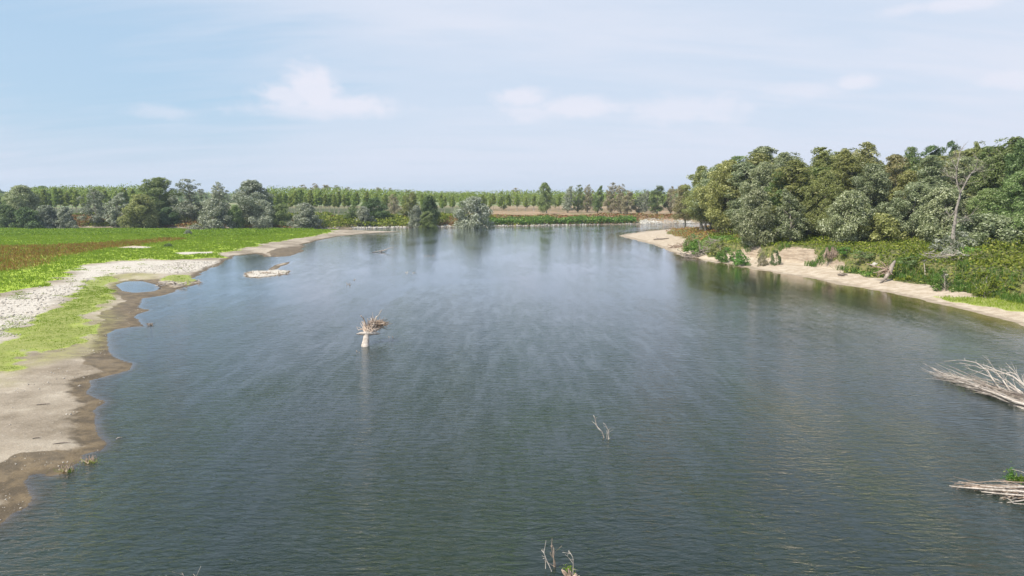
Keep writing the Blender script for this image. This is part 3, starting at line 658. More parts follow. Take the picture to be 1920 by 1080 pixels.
# ------------------------------------------------------------ wood on the right bank
GR = 'trees of the wood on the right bank'
for a in [
 ('willow_tree','tall', 1270, 1300, 346, 228, M_KHAKI, 'hazy tan tree at the far tip of the right hand wood'),
 ('poplar_tree','tall', 1290, 1340, 309, 196, M_OLIVE, 'olive tree at the left end of the right hand wood'),
 ('poplar_tree','tall', 1328, 1372, 306, 190, M_OLIVE, 'dull olive tree second from the left end of the right hand wood'),
 ('poplar_tree','tall', 1302, 1346, 345, 182, M_OLIVE, 'lower olive tree with a thin pale trunk at the left end of the wood'),
 ('poplar_tree','tall', 1345, 1382, 330, 172, M_OLIVE, 'slim olive tree with two pale trunks beside the rusty undergrowth'),
 ('poplar_tree','tall', 1362, 1412, 291, 176, M_GREEN, 'green tree stepping up to the highest round crown on the left'),
 ('poplar_tree','tall', 1382, 1456, 273, 165, M_SILVER, 'highest round grey green crown in the left half of the wood'),
 ('poplar_tree','broad', 1396, 1450, 303, 156, M_SILVER, 'silver dappled crown below the highest round crown'),
 ('willow_tree','bush', 1388, 1438, 352, 143, M_SILVER, 'low blue silver tree standing before the dark gap in the wood'),
 ('poplar_tree','tall', 1452, 1508, 283, 163, M_SILVER, 'grey green crown between the highest left crown and the golden one'),
 ('poplar_tree','fuzzy', 1458, 1504, 350, 141, M_SILVER, 'slender silver tree with thin white trunk above the scarp'),
 ('poplar_tree','tall', 1436, 1478, 322, 152, M_GREEN, 'dark mid green crown right of the blue silver tree'),
 ('poplar_tree','tall', 1498, 1556, 274, 156, M_OLIVE, 'golden olive crown left of the brownish double crown'),
 ('poplar_tree','tall', 1540, 1602, 277, 150, M_OLIVE, 'wide golden brown crown at the centre of the wood'),
 ('poplar_tree','tall', 1584, 1642, 266, 154, M_KHAKI, 'highest brownish crown at the centre of the wood'),
 ('poplar_tree','broad', 1588, 1652, 306, 141, M_SILVER, 'silver mottled crown under the brownish crown'),
 ('poplar_tree','broad', 1514, 1566, 318, 143, M_OLIVE, 'shaded olive crown over the dark gap with grey trunks'),
 ('willow_tree','bush', 1556, 1614, 356, 133, M_SILVER, 'silver green tree with forked trunk at the edge of the grass'),
 ('willow_tree','bush', 1612, 1682, 398, 133, M_OLIVE, 'low spreading olive silver tree at the edge of the brambles'),
 ('poplar_tree','tall', 1642, 1692, 289, 148, M_KHAKI, 'tan crown right of the brownish crown'),
 ('poplar_tree','tall', 1686, 1720, 274, 178, M_GREEN, 'distant green crown showing above the saddle in the wood'),
 ('poplar_tree','tall', 1716, 1766, 272, 182, M_DARK, 'distant dark crown left of the dark peak'),
 ('poplar_tree','tall', 1762, 1796, 263, 182, M_DARK, 'distant dark blue green peak above the wood'),
 ('poplar_tree','tall', 1794, 1832, 264, 158, M_OLIVE, 'pale green crown behind the dead tree'),
 ('poplar_tree','tall', 1704, 1768, 289, 143, M_SILVER, 'grey green crown left of the dead tree'),
 ('poplar_tree','tall', 1752, 1812, 293, 146, M_SILVER, 'feathery grey crown just behind the dead tree'),
 ('poplar_tree','broad', 1664, 1712, 318, 138, M_OLIVE, 'brown green shaded crown left of the blue silver crown'),
 ('willow_tree','broad', 1680, 1738, 340, 133, M_SILVER, 'blue silver rounded crown left of the dead tree'),
 ('willow_tree','bush', 1724, 1788, 351, 126, M_SILVER, 'bright green silver layered tree touching the dead tree on its left'),
 ('poplar_tree','tall', 1826, 1892, 256, 136, M_GREEN, 'highest dark green crown near the right edge, with bright tufts'),
 ('poplar_tree','tall', 1872, 1936, 260, 130, M_DARK, 'dark green crown cut by the right edge'),
 ('poplar_tree','broad', 1856, 1930, 318, 120, M_GREEN, 'green tree at the right edge in front of the highest crown'),
 ('willow_tree','broad', 1818, 1868, 352, 125, M_GREEN, 'shaded green tree right of the dead tree'),
 ('willow_tree','bush', 1808, 1896, 400, 116, M_SILVER, 'low wide silver green willow right of the dead tree'),
 ('willow_tree','bush', 1886, 1960, 398, 114, M_GREEN, 'low green willow cut by the right edge'),
]:
    a = list(a)
    if a[2] > 1385: a[5] *= .90
    ptree(*a[:8], GR, 'tree', wk=1.72)
# bushes at the foot of the wood
for a in [
 ('willow_bush','scrub', 1752, 1816, 432, 100, M_GREYW, 'silver bush around the foot of the dead tree'),
 ('willow_bush','scrub', 1768, 1800, 458, 94, M_GREYW, 'small silver bush in the brambles below the dead tree'),
 ('bramble_bush','scrub', 1676, 1726, 412, 124, M_YELG, 'bright yellow green bush in the gap at the centre of the brambles'),
 ('bramble_bush','scrub', 1812, 1832, 366, 124, M_YELG, 'small yellow green shrub halfway up behind the dead tree'),
 ('green_bush','scrub', 1284, 1310, 437, 148, M_GREEN, 'green bush on the sand spit at the left foot of the wood'),
 ('green_bush','scrub', 1288, 1340, 446, 138, M_REED, 'fresh green leafy bush above the driftwood tangle'),
 ('willow_bush','scrub', 1405, 1438, 431, 128, M_GREYW, 'small silver bush beside the fallen branches'),
 ('willow_bush','scrub', 1330, 1372, 455, 133, M_OLIVE, 'brown green bush right of the fresh leafy bush'),
 ('green_bush','scrub', 1345, 1382, 462, 126, M_REED, 'bright green bush hanging down to the water'),
 ('green_bush','scrub', 1376, 1408, 464, 120, M_REED, 'bright green bush just left of the bare scarp'),
 ('green_bush','scrub', 1566, 1606, 468, 108, M_REED, 'vivid green bush right of the hanging roots'),
 ('green_bush','scrub', 1600, 1640, 474, 104, M_GREEN, 'dark green bush left of the root stump on the sand'),
 ('green_bush','scrub', 1688, 1740, 480, 94, M_GREEN, 'dark green shrub overhanging the sand right of the root stump'),
 ('green_bush','scrub', 1745, 1800, 500, 84, M_REED, 'green shrub below the dead brushwood'),
 ('dry_bush','scrub', 1820, 1872, 508, 78, M_BRAM, 'yellow green shrub on the scarp edge left of the bare bank'),
 ('green_bush','scrub', 1445, 1466, 468, 117, M_DARK, 'dark bush leaning out of the sandy scarp'),
 ('dry_bush','scrub', 1418, 1440, 466, 118, M_TAN, 'pale dry tuft at the left end of the sandy scarp'),
]:
    ptree(*a[:8], 'bushes on the right bank', 'bush', wk=1.35)
# small understorey trees that close the wood behind
rp = random.Random(8); k = 0
SKL = lambda q: float(np.interp(q, [1340, 1400, 1450, 1500, 1550, 1600, 1650, 1700, 1760, 1790, 1830, 1950], [306, 282, 282, 290, 280, 274, 295, 285, 278, 272, 266, 262]))
for i in range(54):
    px = 1335 + i * 11.6 + rp.uniform(-6, 6); Y = rp.uniform(158, 185) if px < 1480 else rp.uniform(136, 168)
    loc = at(px, Y); tree('poplar_tree', 'tall' if i % 3 else 'broad', loc, ztop(SKL(px) + rp.uniform(4, 34), Y) - loc.z, rp.uniform(13, 16), rp.choice([M_SILVER, M_GREEN, M_OLIVE, M_OLIVE]),
         'shaded tree in the depth of the wood on the right bank, behind its front row', 'inner trees of the right hand wood')

# the bare dead tree
def dead_tree():
    base = at(1790, 103); Y = 103; e = empty('dead_tree', base, 'bare pale dead tree with a forked top in front of the right hand wood', 'dead tree'); rg = random.Random(4)
    def q(px, py, dy=0.): d = ray(px, py); t = (Y + dy) / d[1]; return Vector((d[0] * t, d[1] * t, CAM_H + d[2] * t)) - base
    T = Tubes(); T.add([q(1785, 466), q(1788, 430), q(1792, 405), q(1793, 392), q(1799, 372), q(1801, 361)], [.36, .24, .20, .18, .16, .14], 8); ob('trunk', T.mesh('trunk', M_DEADW), e)
    for pts, r in (([(1801,361),(1796,348),(1793,335),(1794,318),(1797,300),(1801,282)], .12), ([(1801,361),(1808,348),(1813,338),(1820,326),(1828,318),(1834,300)], .11),
                   ([(1793,392),(1786,402),(1782,406),(1775,398)], .08), ([(1792,405),(1800,410),(1810,408),(1822,402)], .09), ([(1793,336),(1786,332),(1778,330),(1770,322)], .08),
                   ([(1820,326),(1832,320),(1842,322)], .07), ([(1794,318),(1788,306),(1784,296)], .06), ([(1788,425),(1798,414),(1808,415)], .07)):
        T = Tubes(); P = [q(x, y, rg.uniform(-1.2, 1.2) * (i > 0)) for i, (x, y) in enumerate(pts)]
        T.add(P, taper(r, r * .35, len(P) - 1), 6)
        for i in range(1, len(P)):
            for _ in range(6):
                v = Vector([rg.gauss(0, 1) for _ in range(3)]).normalized() + (P[i] - P[i - 1]).normalized() * .8 + Vector((0, 0, .3))
                branchy(T, P[i], P[i] + v.normalized() * rg.uniform(.7, 1.8), r * .22, rg, 1, 5, .25, 3, 0, .6, .6, 4)
        ob('branch', T.mesh('branch', M_DEADW), e)
dead_tree()

# ------------------------------------------------------------ vegetation masses
# brambles and weeds over the right bank
rng = np.random.default_rng(21)
P = sample(420000, 30, 150, 62, 215, rng); h, z_, s_ = terrain(P[:, 0], P[:, 1]); c_ = covers(P[:, 0], P[:, 1], h, z_, s_)
dist = np.hypot(P[:, 0], P[:, 1]); mound = fbm(P[:, 0], P[:, 1], 3.2, 3, 41); patch = fbm(P[:, 0] + 60, P[:, 1], 16, 3, 42)
keep = (c_['rv'] > rng.uniform(.1, .9, len(P))) & (P[:, 0] < P[:, 1] * .80 + 6) & (s_ < 48)
keep &= rng.uniform(0, 1, len(P)) < np.clip(70 / dist, .3, 1)
rusty = (patch + (P[:, 1] - 150) * .010 > .52) & keep; grassy = (P[:, 1] > 104) & (P[:, 1] < 134) & keep & ~rusty
br = keep & ~rusty & ~grassy
reedy = br & (fbm(P[:, 0], P[:, 1], 7, 2, 47) < .40)
scatter('bramble_cover', P[br & ~reedy], .15 + 3.0 * mound[br & ~reedy] ** 2.2 * np.clip(s_[br & ~reedy] / 14, .4, 1), 1, .42, M_BRAM, 'yellow green brambles covering the right bank slope', rng, .9)
scatter('weed_cover', P[reedy], .2 + 1.1 * mound[reedy] ** 1.5, 1, .34, M_REED, 'dark green weeds patching the right bank slope', rng, .5)
scatter('rusty_scrub', P[rusty], .2 + 1.0 * mound[rusty] ** 1.5, 1, .40, M_RUST, 'rusty brown undergrowth below the left end of the wood', rng, .6)
scatter('bank_grass', P[grassy], .2 + .6 * mound[grassy], 1, .34, M_BRAM, 'green grass along the top of the sandy scarp', rng, .3)

def blades(name, P, hgt, mat_, label, rng, wdt=.05, n_each=1, lean=.35):
    """upright grass blades, two-segment"""
    P = np.repeat(P, n_each, 0) + rng.normal(size=(len(P) * n_each, 2)) * .12; hgt = np.repeat(hgt, n_each) * rng.uniform(.6, 1.2, len(P))
    z = terrain(P[:, 0], P[:, 1])[0]; a = rng.uniform(0, 6.28, len(P)); dx, dy = np.cos(a) * wdt, np.sin(a) * wdt
    l = rng.normal(size=(len(P), 2)) * lean * hgt[:, None]
    dx = dx * np.clip(np.hypot(P[:, 0], P[:, 1]) / 190, .28, 1.); dy = dy * np.clip(np.hypot(P[:, 0], P[:, 1]) / 190, .28, 1.)
    b0 = np.stack([P[:, 0] - dx, P[:, 1] - dy, z - .03], 1); b1 = np.stack([P[:, 0] + dx, P[:, 1] + dy, z - .03], 1)
    t1 = np.stack([P[:, 0] + dx * .6 + l[:, 0], P[:, 1] + dy * .6 + l[:, 1], z + hgt], 1); t0 = np.stack([P[:, 0] - dx * .6 + l[:, 0], P[:, 1] - dy * .6 + l[:, 1], z + hgt * .94], 1)
    Vv = np.stack([b0, b1, t1, t0], 1).reshape(-1, 3); return tag(ob(name, np_mesh(name, Vv, np.arange(len(Vv)).reshape(-1, 4), [mat_])), label, kind='stuff')
# meadow and weeds of the gravel bar
rng = np.random.default_rng(22)
P = np.vstack([sample(260000, -190, -18, 60, 250, rng), sample(70000, -60, -22, 42, 90, rng)])
P = P[np.abs(P[:, 0] / P[:, 1]) < .80]; h, z_, s_ = terrain(P[:, 0], P[:, 1]); c_ = covers(P[:, 0], P[:, 1], h, z_, s_)
dist = np.hypot(P[:, 0], P[:, 1]); tuft = fbm(P[:, 0], P[:, 1], 1.6, 3, 51); pt = fbm(P[:, 0], P[:, 1] * .5, 9, 3, 52)
dens = np.clip(c_['m'] * 1.1 + c_['st'] * .62 + c_['pg'] * .3, 0, 1)
clump = (c_['pe'] > .3) & (fbm(P[:, 0] + 9, P[:, 1], 2.2, 3, 58) > np.interp(P[:, 0] / P[:, 1], [-.75, -.62, -.5], [.56, .64, .74]))
dens = np.maximum(dens, clump * .7)
keep = (dens * (.35 + 1.1 * tuft) > rng.uniform(.15, 1.05, len(P))) & (h > .06)
red = keep & (c_['red'] * (.4 + pt) > rng.uniform(.2, 1.15, len(P)))
gk = keep & ~red
blades('meadow_grass', P[gk], (.07 + .20 * tuft[gk]) * (.35 + .65 * c_['m'][gk]) * np.clip(dist[gk] / 110, .5, 1.2), M_GRASS, 'bright green grass and weeds on the river bar', rng, .07, 3)
blades('dry_weeds', P[red], .2 + .4 * tuft[red], M_REDG, 'reddish brown weeds in the middle of the meadow', rng, .07, 2)
# darker tall weeds along the far edge of the meadow
P2 = sample(60000, -200, -50, 190, 252, rng); h, z_, s_ = terrain(P2[:, 0], P2[:, 1])
k2 = (z_ == 0) & (s_ > 1) & (fbm(P2[:, 0], P2[:, 1], 10, 3, 55) > .50) & (P2[:, 0] / P2[:, 1] > -.8) & (P2[:, 0] < -70)
scatter('tall_weeds', P2[k2], np.full(k2.sum(), .7), 1, .40, M_WEED, 'darker tall weeds at the back of the meadow', rng, .5)
# pebbles strewn on the bar
def rocks(name, P, size, mat_, label, rng, zoff=.2):
    t = (1 + 5 ** .5) / 2
    ico = np.array([(-1,t,0),(1,t,0),(-1,-t,0),(1,-t,0),(0,-1,t),(0,1,t),(0,-1,-t),(0,1,-t),(t,0,-1),(t,0,1),(-t,0,-1),(-t,0,1)], float) / 1.9
    fc = np.array([(0,11,5),(0,5,1),(0,1,7),(0,7,10),(0,10,11),(1,5,9),(5,11,4),(11,10,2),(10,7,6),(7,1,8),(3,9,4),(3,4,2),(3,2,6),(3,6,8),(3,8,9),(4,9,5),(2,4,11),(6,2,10),(8,6,7),(9,8,1)])
    n = len(P); z = terrain(P[:, 0], P[:, 1])[0]; Vv = ico[None] * rng.uniform(.75, 1.25, (n, 12, 1)) * rng.uniform(.6, 1.3, (n, 1, 3)) * [1, 1, .65]
    a = rng.uniform(0, 6.28, n); ca, sa = np.cos(a)[:, None], np.sin(a)[:, None]
    Vv = np.stack([Vv[..., 0] * ca - Vv[..., 1] * sa, Vv[..., 0] * sa + Vv[..., 1] * ca, Vv[..., 2]], -1) * (size * .5)[:, None, None]
    Vv = Vv + np.stack([P[:, 0], P[:, 1], np.maximum(z, -.2) + size * zoff], 1)[:, None]
    Ff = (fc[None] + (np.arange(n) * 12)[:, None, None]).reshape(-1, 3)
    return tag(ob(name, np_mesh(name, Vv.reshape(-1, 3), Ff, [mat_])), label, kind='stuff')
rng = np.random.default_rng(23)
P = sample(50000, -60, -12, 42, 130, rng); h, z_, s_ = terrain(P[:, 0], P[:, 1]); c_ = covers(P[:, 0], P[:, 1], h, z_, s_)
c_['pe'] = np.maximum(c_['pe'], 0); k3 = (c_['pe'] > rng.uniform(.2, 1, len(P))) & (c_['m'] < .5) & (rng.uniform(0, 1, len(P)) < .55)
rocks('pebbles', P[k3], .05 + .22 * rng.uniform(0, 1, k3.sum()) ** 3, M_PEB, 'loose pebbles on the pale band of the gravel bar', rng, .15)
P = sample(30000, -40, -14, 20, 75, rng); h, z_, s_ = terrain(P[:, 0], P[:, 1]); c_ = covers(P[:, 0], P[:, 1], h, z_, s_)
k5 = (z_ == 0) & (s_ > .1) & (c_['st'] < .3) & (c_['m'] < .3) & (rng.uniform(0, 1, len(P)) < .02 + .35 * (fbm(P[:, 0], P[:, 1], 2.5, 3, 83) > .62))
rocks('shore_debris', P[k5], .025 + .10 * rng.uniform(0, 1, k5.sum()) ** 3, M_PEB, 'small stones and debris strewn over the sand near the left waterline', rng, .15)
# stone facing along the far bank
P = sample(60000, -75, 120, 255, 330, rng); h, z_, s_ = terrain(P[:, 0], P[:, 1]); pxs = 960 + P[:, 0] / P[:, 1] * F
den = np.interp(pxs, [590, 660, 680, 780, 800, 870, 900, 930, 1180, 1200, 1290, 1300], [.1, .3, 1., .9, .7, .9, .8, .4, .4, 1., 1., 0]); lim = np.interp(pxs, [930, 1180, 1215, 1280], [2.6, 1.6, 10., 6.])
k4 = (z_ == 1) & (s_ > -.4) & (s_ < lim) & (rng.uniform(0, 1, len(P)) < den * (.25 + .9 * (fbm(P[:, 0], P[:, 1], 7, 2, 88) > .5)) * .8)
rocks('stone_facing', P[k4], rng.uniform(.3, .95, k4.sum()), M_STONE, 'pale loose stones along the waterline of the far bank', rng)
# scrub over the far bank
rng = np.random.default_rng(24)
P = sample(220000, -230, 150, 256, 330, rng); h, z_, s_ = terrain(P[:, 0], P[:, 1]); pxs = 960 + P[:, 0] / P[:, 1] * F
mound = fbm(P[:, 0], P[:, 1], 6, 3, 71); pt = fbm(P[:, 0], P[:, 1], 22, 3, 72)
bank = (z_ == 1) & (s_ > 1.0) & (s_ < np.interp(pxs, [0, 640, 900, 1200], [40, 34, 22, 20])) & (pxs < 1290) & (pxs > -40)
Ph = sample(140000, -14, 62, 258, 330, rng); hh_, zh, sh = terrain(Ph[:, 0], Ph[:, 1]); px_h = 960 + Ph[:, 0] / Ph[:, 1] * F; mh = fbm(Ph[:, 0], Ph[:, 1], 5, 3, 73)
kh = (zh == 1) & (sh > 1.2) & (sh < 8) & (px_h > 908) & (px_h < 1192)
hedge = bank & (pxs > 905) & (pxs < 1192) & (s_ > 1.5) & (s_ < 10)
stony = bank & (pxs > 1196) & (s_ < 9)
dry = bank & ~hedge & ~stony & (pt > np.interp(pxs, [0, 640, 880, 1000], [.60, .60, .50, .36]))
keepd = rng.uniform(0, 1, len(P)) < np.interp(pxs, [0, 640, 900, 1000, 1200], [1, 1, .8, .35, .5])
gbk = bank & ~hedge & ~stony & ~dry
scatter('river_hedge', Ph[kh], .8 + 2.6 * mh[kh], 1, .7, M_REED, 'dense green hedge of bushes at the water below the brown terrace', rng, .8)
scatter('dry_scrub', P[dry & keepd], .3 + 1.2 * mound[dry & keepd], 1, .8, M_RUST, 'rusty and tan scrub on the far bank', rng, .8)
scatter('bank_scrub', P[gbk], .5 + 3.2 * mound[gbk] ** 1.4 * np.interp(pxs[gbk], [0, 640, 960, 1200], [1, 1, .4, .8]), 1, .8, M_BRAM, 'olive green scrub on the far bank', rng, .8)

# ------------------------------------------------------------ driftwood and other things in the water
def wz(px, py, z=0.): a = g0(px, py, z); return Vector((a[0], a[1], z))
def up_from(px, py, bx, by, dy=0.):
    """point seen at (px,py) at the depth of the water point (bx,by)"""
    B = g0(bx, by); d = ray(px, py); t = (B[1] + dy) / d[1]; return Vector((d[0] * t, B[1] + dy, CAM_H + d[2] * t))
def thing_mesh(name, T, origin, m, label, cat, group=None):
    o_ = Vector(origin); T.V = [Vector(v) - o_ for v in T.V]
    return tag(ob(name, T.mesh(name, m), None, o_), label, cat, group)

# the root plate in mid river
def river_stump():
    B = wz(683, 648); e = empty('driftwood_stump', B, 'bleached upturned tree stump with splayed roots standing in the middle of the river', 'tree stump'); rg = random.Random(12)
    q = lambda px, py, dy=0.: up_from(px, py, 683, 648, dy) - B
    T = Tubes(); T.add([q(684, 660, -.6), q(684.5, 649), q(686, 640, .3), q(687, 628, .7), q(690, 620, 1.0)], [.34, .33, .28, .22, .20], 10); ob('trunk', T.mesh('trunk', M_DRIFT), e)
    T = Tubes(); T.add([q(668, 626.5, .4), q(676, 625.5, .5), q(690, 625.5, .7), q(703, 625, .9), q(713, 625.5, 1.0)], [.04, .13, .19, .13, .04], 8); ob('crosspiece', T.mesh('crosspiece', M_DRIFT), e)
    for pts, r in (([(690,622),(685,612),(684,603),(681,596),(676.5,592)], .085), ([(692,620),(697,610),(697.5,604),(696.5,597)], .10), ([(694,620),(701,608),(704,600),(706,593)], .11),
                   ([(688,622),(692,610),(690,602),(689,597)], .05), ([(684,622),(680,617),(672,619)], .05), ([(690,622),(700,618),(704,612),(708,607)], .07),
                   ([(690,620),(702,609),(712,607.5),(719,607)], .08), ([(688,624),(683,617),(681,612)], .05), ([(697,620),(706,616),(712,620)], .05)):
        T = Tubes(); P = [q(x, y, 1.0 + rg.uniform(-.25, .5) * i * .5) for i, (x, y) in enumerate(pts)]; T.add(P, taper(r, r * .4, len(P) - 1), 6)
        for i in (1, 2): branchy(T, P[i], P[i] + Vector([rg.gauss(0, .35), rg.gauss(0, .35), rg.gauss(.15, .3)]), r * .4, rg, 1, 4, .3, 2, 0, .6, .5, 4)
        ob('root', T.mesh('root', M_DRIFTT if r < .09 else M_DRIFT), e)
    T = Tubes()
    for i in range(46):
        a_ = q(rg.uniform(684, 700), rg.uniform(618, 624), rg.uniform(.7, 1.2)); v = Vector((rg.gauss(.25, .6), rg.gauss(.3, .5), rg.uniform(.1, .9))).normalized() * rg.uniform(.4, 1.1)
        T.add(wiggle(a_, a_ + v, 4, .3, rg), [.045, .04, .03, .02, .008], 5)
    ob('root_mass', T.mesh('root_mass', M_DRIFTT), e)
    T = Tubes()
    for i in range(120):
        c = q(rg.uniform(698, 718), rg.uniform(602, 613), rg.uniform(.9, 2.2)); v = Vector((rg.gauss(0, 1), rg.gauss(0, .6), rg.gauss(0, .22))).normalized() * rg.uniform(.3, .8)
        T.add(wiggle(c - v, c + v, 3, .2, rg), [.015, .025, .02, .008], 4)
    ob('twig_tangle', T.mesh('twig_tangle', M_DRIFTB), e)
river_stump()

def snag(name, B, polys, mt, label, cat='branch', seed=1, r=.05, group=None):
    rg = random.Random(seed); T = Tubes()
    for pts, r_ in polys:
        P = [up_from(x, y, *B, rg.uniform(-.08, .08)) for x, y in pts]
        if P[0].z < .4: P = [P[0] + Vector((0, 0, -.35))] + P
        T.add(P, taper(r_ * .62, r_ * .3, len(P) - 1), 6)
        for i in range(1, len(P) - 1):
            if rg.random() < .5:
                v = Vector((rg.gauss(0, .12), rg.gauss(0, .12), rg.uniform(.02, .22))); T.add([P[i], P[i] + v * .6, P[i] + v * 1.3], [r_ * .25, r_ * .2, .005], 4)
    return thing_mesh(name, T, wz(*B), mt, label, cat, group)
snag('forked_branch', (1133, 822), [([(1133,822),(1131,815),(1128.5,809),(1122,803),(1118,797),(1117,791),(1116,785),(1113,779)], .06), ([(1118,797),(1115,794),(1112,792)], .03), ([(1116,785),(1119,783)], .02)], M_DRIFT,
     'pale crooked branch rising from the river, left one of a close pair', seed=2)
snag('forked_branch', (1141, 823), [([(1141,823),(1141.5,815),(1141,807),(1137,801),(1135,796),(1131,793)], .045), ([(1138,822),(1138.5,812),(1138,807)], .03)], M_DRIFT,
     'thinner pale branch rising from the river, right one of a close pair', seed=3)
snag('forked_branch', (1034, 1070), [([(1034,1070),(1030,1061),(1026,1053),(1023,1045),(1020,1037),(1015,1031)], .028), ([(1023,1047),(1018,1047)], .02)], M_DRIFT,
     'thin leaning pale stick at the lower edge of the picture, leftmost of three', seed=4)
snag('forked_branch', (1042, 1064), [([(1042,1064),(1040,1052),(1038,1045),(1036,1036),(1034,1027),(1033,1023)], .030), ([(1039,1046),(1035,1044),(1031,1038)], .016), ([(1037,1040),(1038,1030),(1036,1022)], .018), ([(1038,1044),(1040,1036),(1039,1028)], .012)], M_DRIFTB,
     'brown sheaf of upright twigs at the lower edge of the picture, between two pale sticks', seed=5)
fb = snag('forked_branch', (1074, 1082), [([(1074,1082),(1074.5,1068),(1075,1056),(1074,1045),(1070,1038),(1066,1033)], .030), ([(1074,1056),(1069,1049),(1064,1043),(1060,1040)], .018)], M_DRIFT,
     'pale forked stick growing from a brown root with green leaves at the lower edge', seed=6)
o_ = wz(1074, 1082); rg = random.Random(9); T = Tubes()
for i in range(9):
    a_ = wz(1072 + rg.uniform(-8, 6), 1086) - o_; T.add(wiggle(a_, a_ + Vector((rg.uniform(-.2, .35), rg.uniform(-.1, .1), rg.uniform(.12, .38))), 3, .3, rg), [.05, .05, .035, .02], 5)
ob('root', T.mesh('root', M_DRIFTB), fb)
rng = np.random.default_rng(3)
def leafy(name, C, spread, n, leaf, m, parent=None):
    q = np.array(C) + rng.normal(size=(n, 3)) * np.array(spread); q[:, 2] = np.abs(q[:, 2] - C[2]) + C[2] - .02
    Vv, Ff = leaf_quads(q, rng.normal(size=(n, 3)) + [0, 0, .6], leaf, rng, .4); return ob(name, np_mesh(name, Vv, Ff, [m]), parent)
leafy('leaves', tuple(wz(1065, 1076) - o_ + Vector((0, 0, .12))), (.09, .08, .10), 160, .06, M_GRASS, fb)
for i, (bx, by, tx, ty) in enumerate(((345, 1082, 341, 1074), (367, 1083, 362, 1076))):
    snag('stick', (bx, by), [([(bx, by), ((bx + tx) / 2 + 1, (by + ty) / 2), (tx, ty)], .02)], M_DRIFT, ('left', 'right')[i] + ' one of two tiny stick tips poking in at the bottom edge left of centre', seed=20 + i)

# fallen crown of bleached branches, right
def brush(name, roots, ends, nb, r0, mt, label, seed, arc=.08, zmax=.9, twigs=3, cat='driftwood', depth=1, lift=1.0):
    rg = random.Random(seed); ctr = wz(*roots[len(roots) // 2]); e = empty(name, ctr, label, cat)
    for part in range(6):
        T = Tubes()
        for i in range(nb // 6):
            a_ = wz(*roots[rg.randrange(len(roots))]) + Vector((rg.uniform(-.3, .3), rg.uniform(-.3, .3), rg.uniform(-.1, .35))) - ctr
            k = rg.randrange(len(ends) - 1); t = rg.random(); ex = ends[k][0] * (1 - t) + ends[k + 1][0] * t; ey = ends[k][1] * (1 - t) + ends[k + 1][1] * t
            zb = (ends[k][2] * (1 - t) + ends[k + 1][2] * t) * lift
            f_ = rg.uniform(.55, 1.05); b_ = wz(ex, ey) + Vector((0, 0, zb * rg.uniform(.3, 1.2))) - ctr; b_ = a_.lerp(b_, f_)
            branchy(T, a_, b_, r0 * rg.uniform(.4, 1.), rg, depth, 8, .10, twigs, arc * rg.uniform(.2, 1.3), .30, .32, 5)
        ob('branch_bundle', T.mesh('branch_bundle', mt if part % 2 else (M_DRIFTD if mt is M_DRIFT else M_DRIFT)), e)
    return e
e = brush('fallen_tree', [(1950, 775), (1975, 772), (1990, 778), (1965, 765)], [(1735, 692, .3), (1742, 702, .15), (1760, 712, .15), (1800, 722, .1), (1850, 742, .1)], 60, .048, M_DRIFT,
      'large fan of bleached bare branches lying in the river at the right edge', 31, .035, twigs=5)
T = Tubes(); rg = random.Random(33); ctr = e.location
for (pts, r_) in (([(1960,770,.2),(1900,752,.3),(1850,730,.35),(1800,712,.3),(1760,696,.25)], .09), ([(1965,768,.3),(1910,735,.5),(1870,712,.7),(1830,696,.6)], .075),
                  ([(1960,762,.3),(1920,722,1.),(1900,706,1.3),(1870,695,1.5),(1838,690,1.6)], .07), ([(1960,760,.3),(1930,735,.9),(1915,716,1.4),(1905,702,1.7),(1895,698,1.7),(1885,700,1.6)], .06),
                  ([(1940,752,.3),(1905,728,.8),(1890,715,1.),(1872,706,1.3)], .055), ([(1900,742,.2),(1880,712,.9),(1870,700,1.2),(1855,693,1.2),(1845,694,1.1)], .05),
                  ([(1880,735,.2),(1862,712,.7),(1852,695,1.),(1830,680,1.),(1810,676,.9),(1795,675,.8)], .05), ([(1895,738,.2),(1888,718,.8),(1886,708,1.0)], .035)):
    P = []
    for (x, y, z) in pts:
        a_ = g0(x, y, z); P.append(Vector((a_[0], a_[1], z)) - ctr)
    T.add(P, taper(r_, r_ * .3, len(P) - 1), 7)
    for i in range(1, len(P)): branchy(T, P[i], P[i] + (P[i] - P[i - 1]).normalized() * .8 + Vector((rg.gauss(0, .3), rg.gauss(0, .3), rg.gauss(.1, .15))), r_ * .35, rg, 1, 4, .2, 2, 0, .5, .6, 4)
ob('main_limb', T.mesh('main_limb', M_DRIFT), e)
e = brush('driftwood_raft', [(1990, 932), (1995, 925), (1980, 938), (1970, 930)], [(1790, 912, .12), (1800, 915, .1), (1830, 920, .1), (1865, 928, .1), (1890, 945, .02)], 72, .05, M_DRIFTB,
      'low raft of bleached logs and branches pointing left in the lower right corner', 36, .02, twigs=3)
T = Tubes(); ctr = e.location
for (pts, r_) in (([(1990,925,.3),(1920,922,.3),(1860,918,.25),(1820,915,.2),(1795,913,.16),(1780,911,.2)], .05), ([(1990,915,.45),(1930,913,.4),(1870,914,.3),(1838,911,.3)], .05), ([(1980,935,.3),(1930,930,.3),(1880,926,.2),(1840,922,.12)], .05),
                  ([(1990,948,.1),(1930,946,.12),(1900,944,.15),(1895,938,.3),(1888,934,.3)], .03), ([(1960,905,.5),(1915,884,.9),(1898,880,1.0)], .02)):
    P = []
    for (x, y, z) in pts: a_ = g0(x, y, z); P.append(Vector((a_[0], a_[1], z)) - ctr)
    T.add(P, taper(r_, r_ * .35, len(P) - 1), 8)
ob('log', T.mesh('log', M_DRIFT), e)
B = wz(1905, 912); pe = empty('water_plant', B + Vector((0, 0, .1)), 'small green plant growing on the driftwood raft in the lower right corner', 'plant')
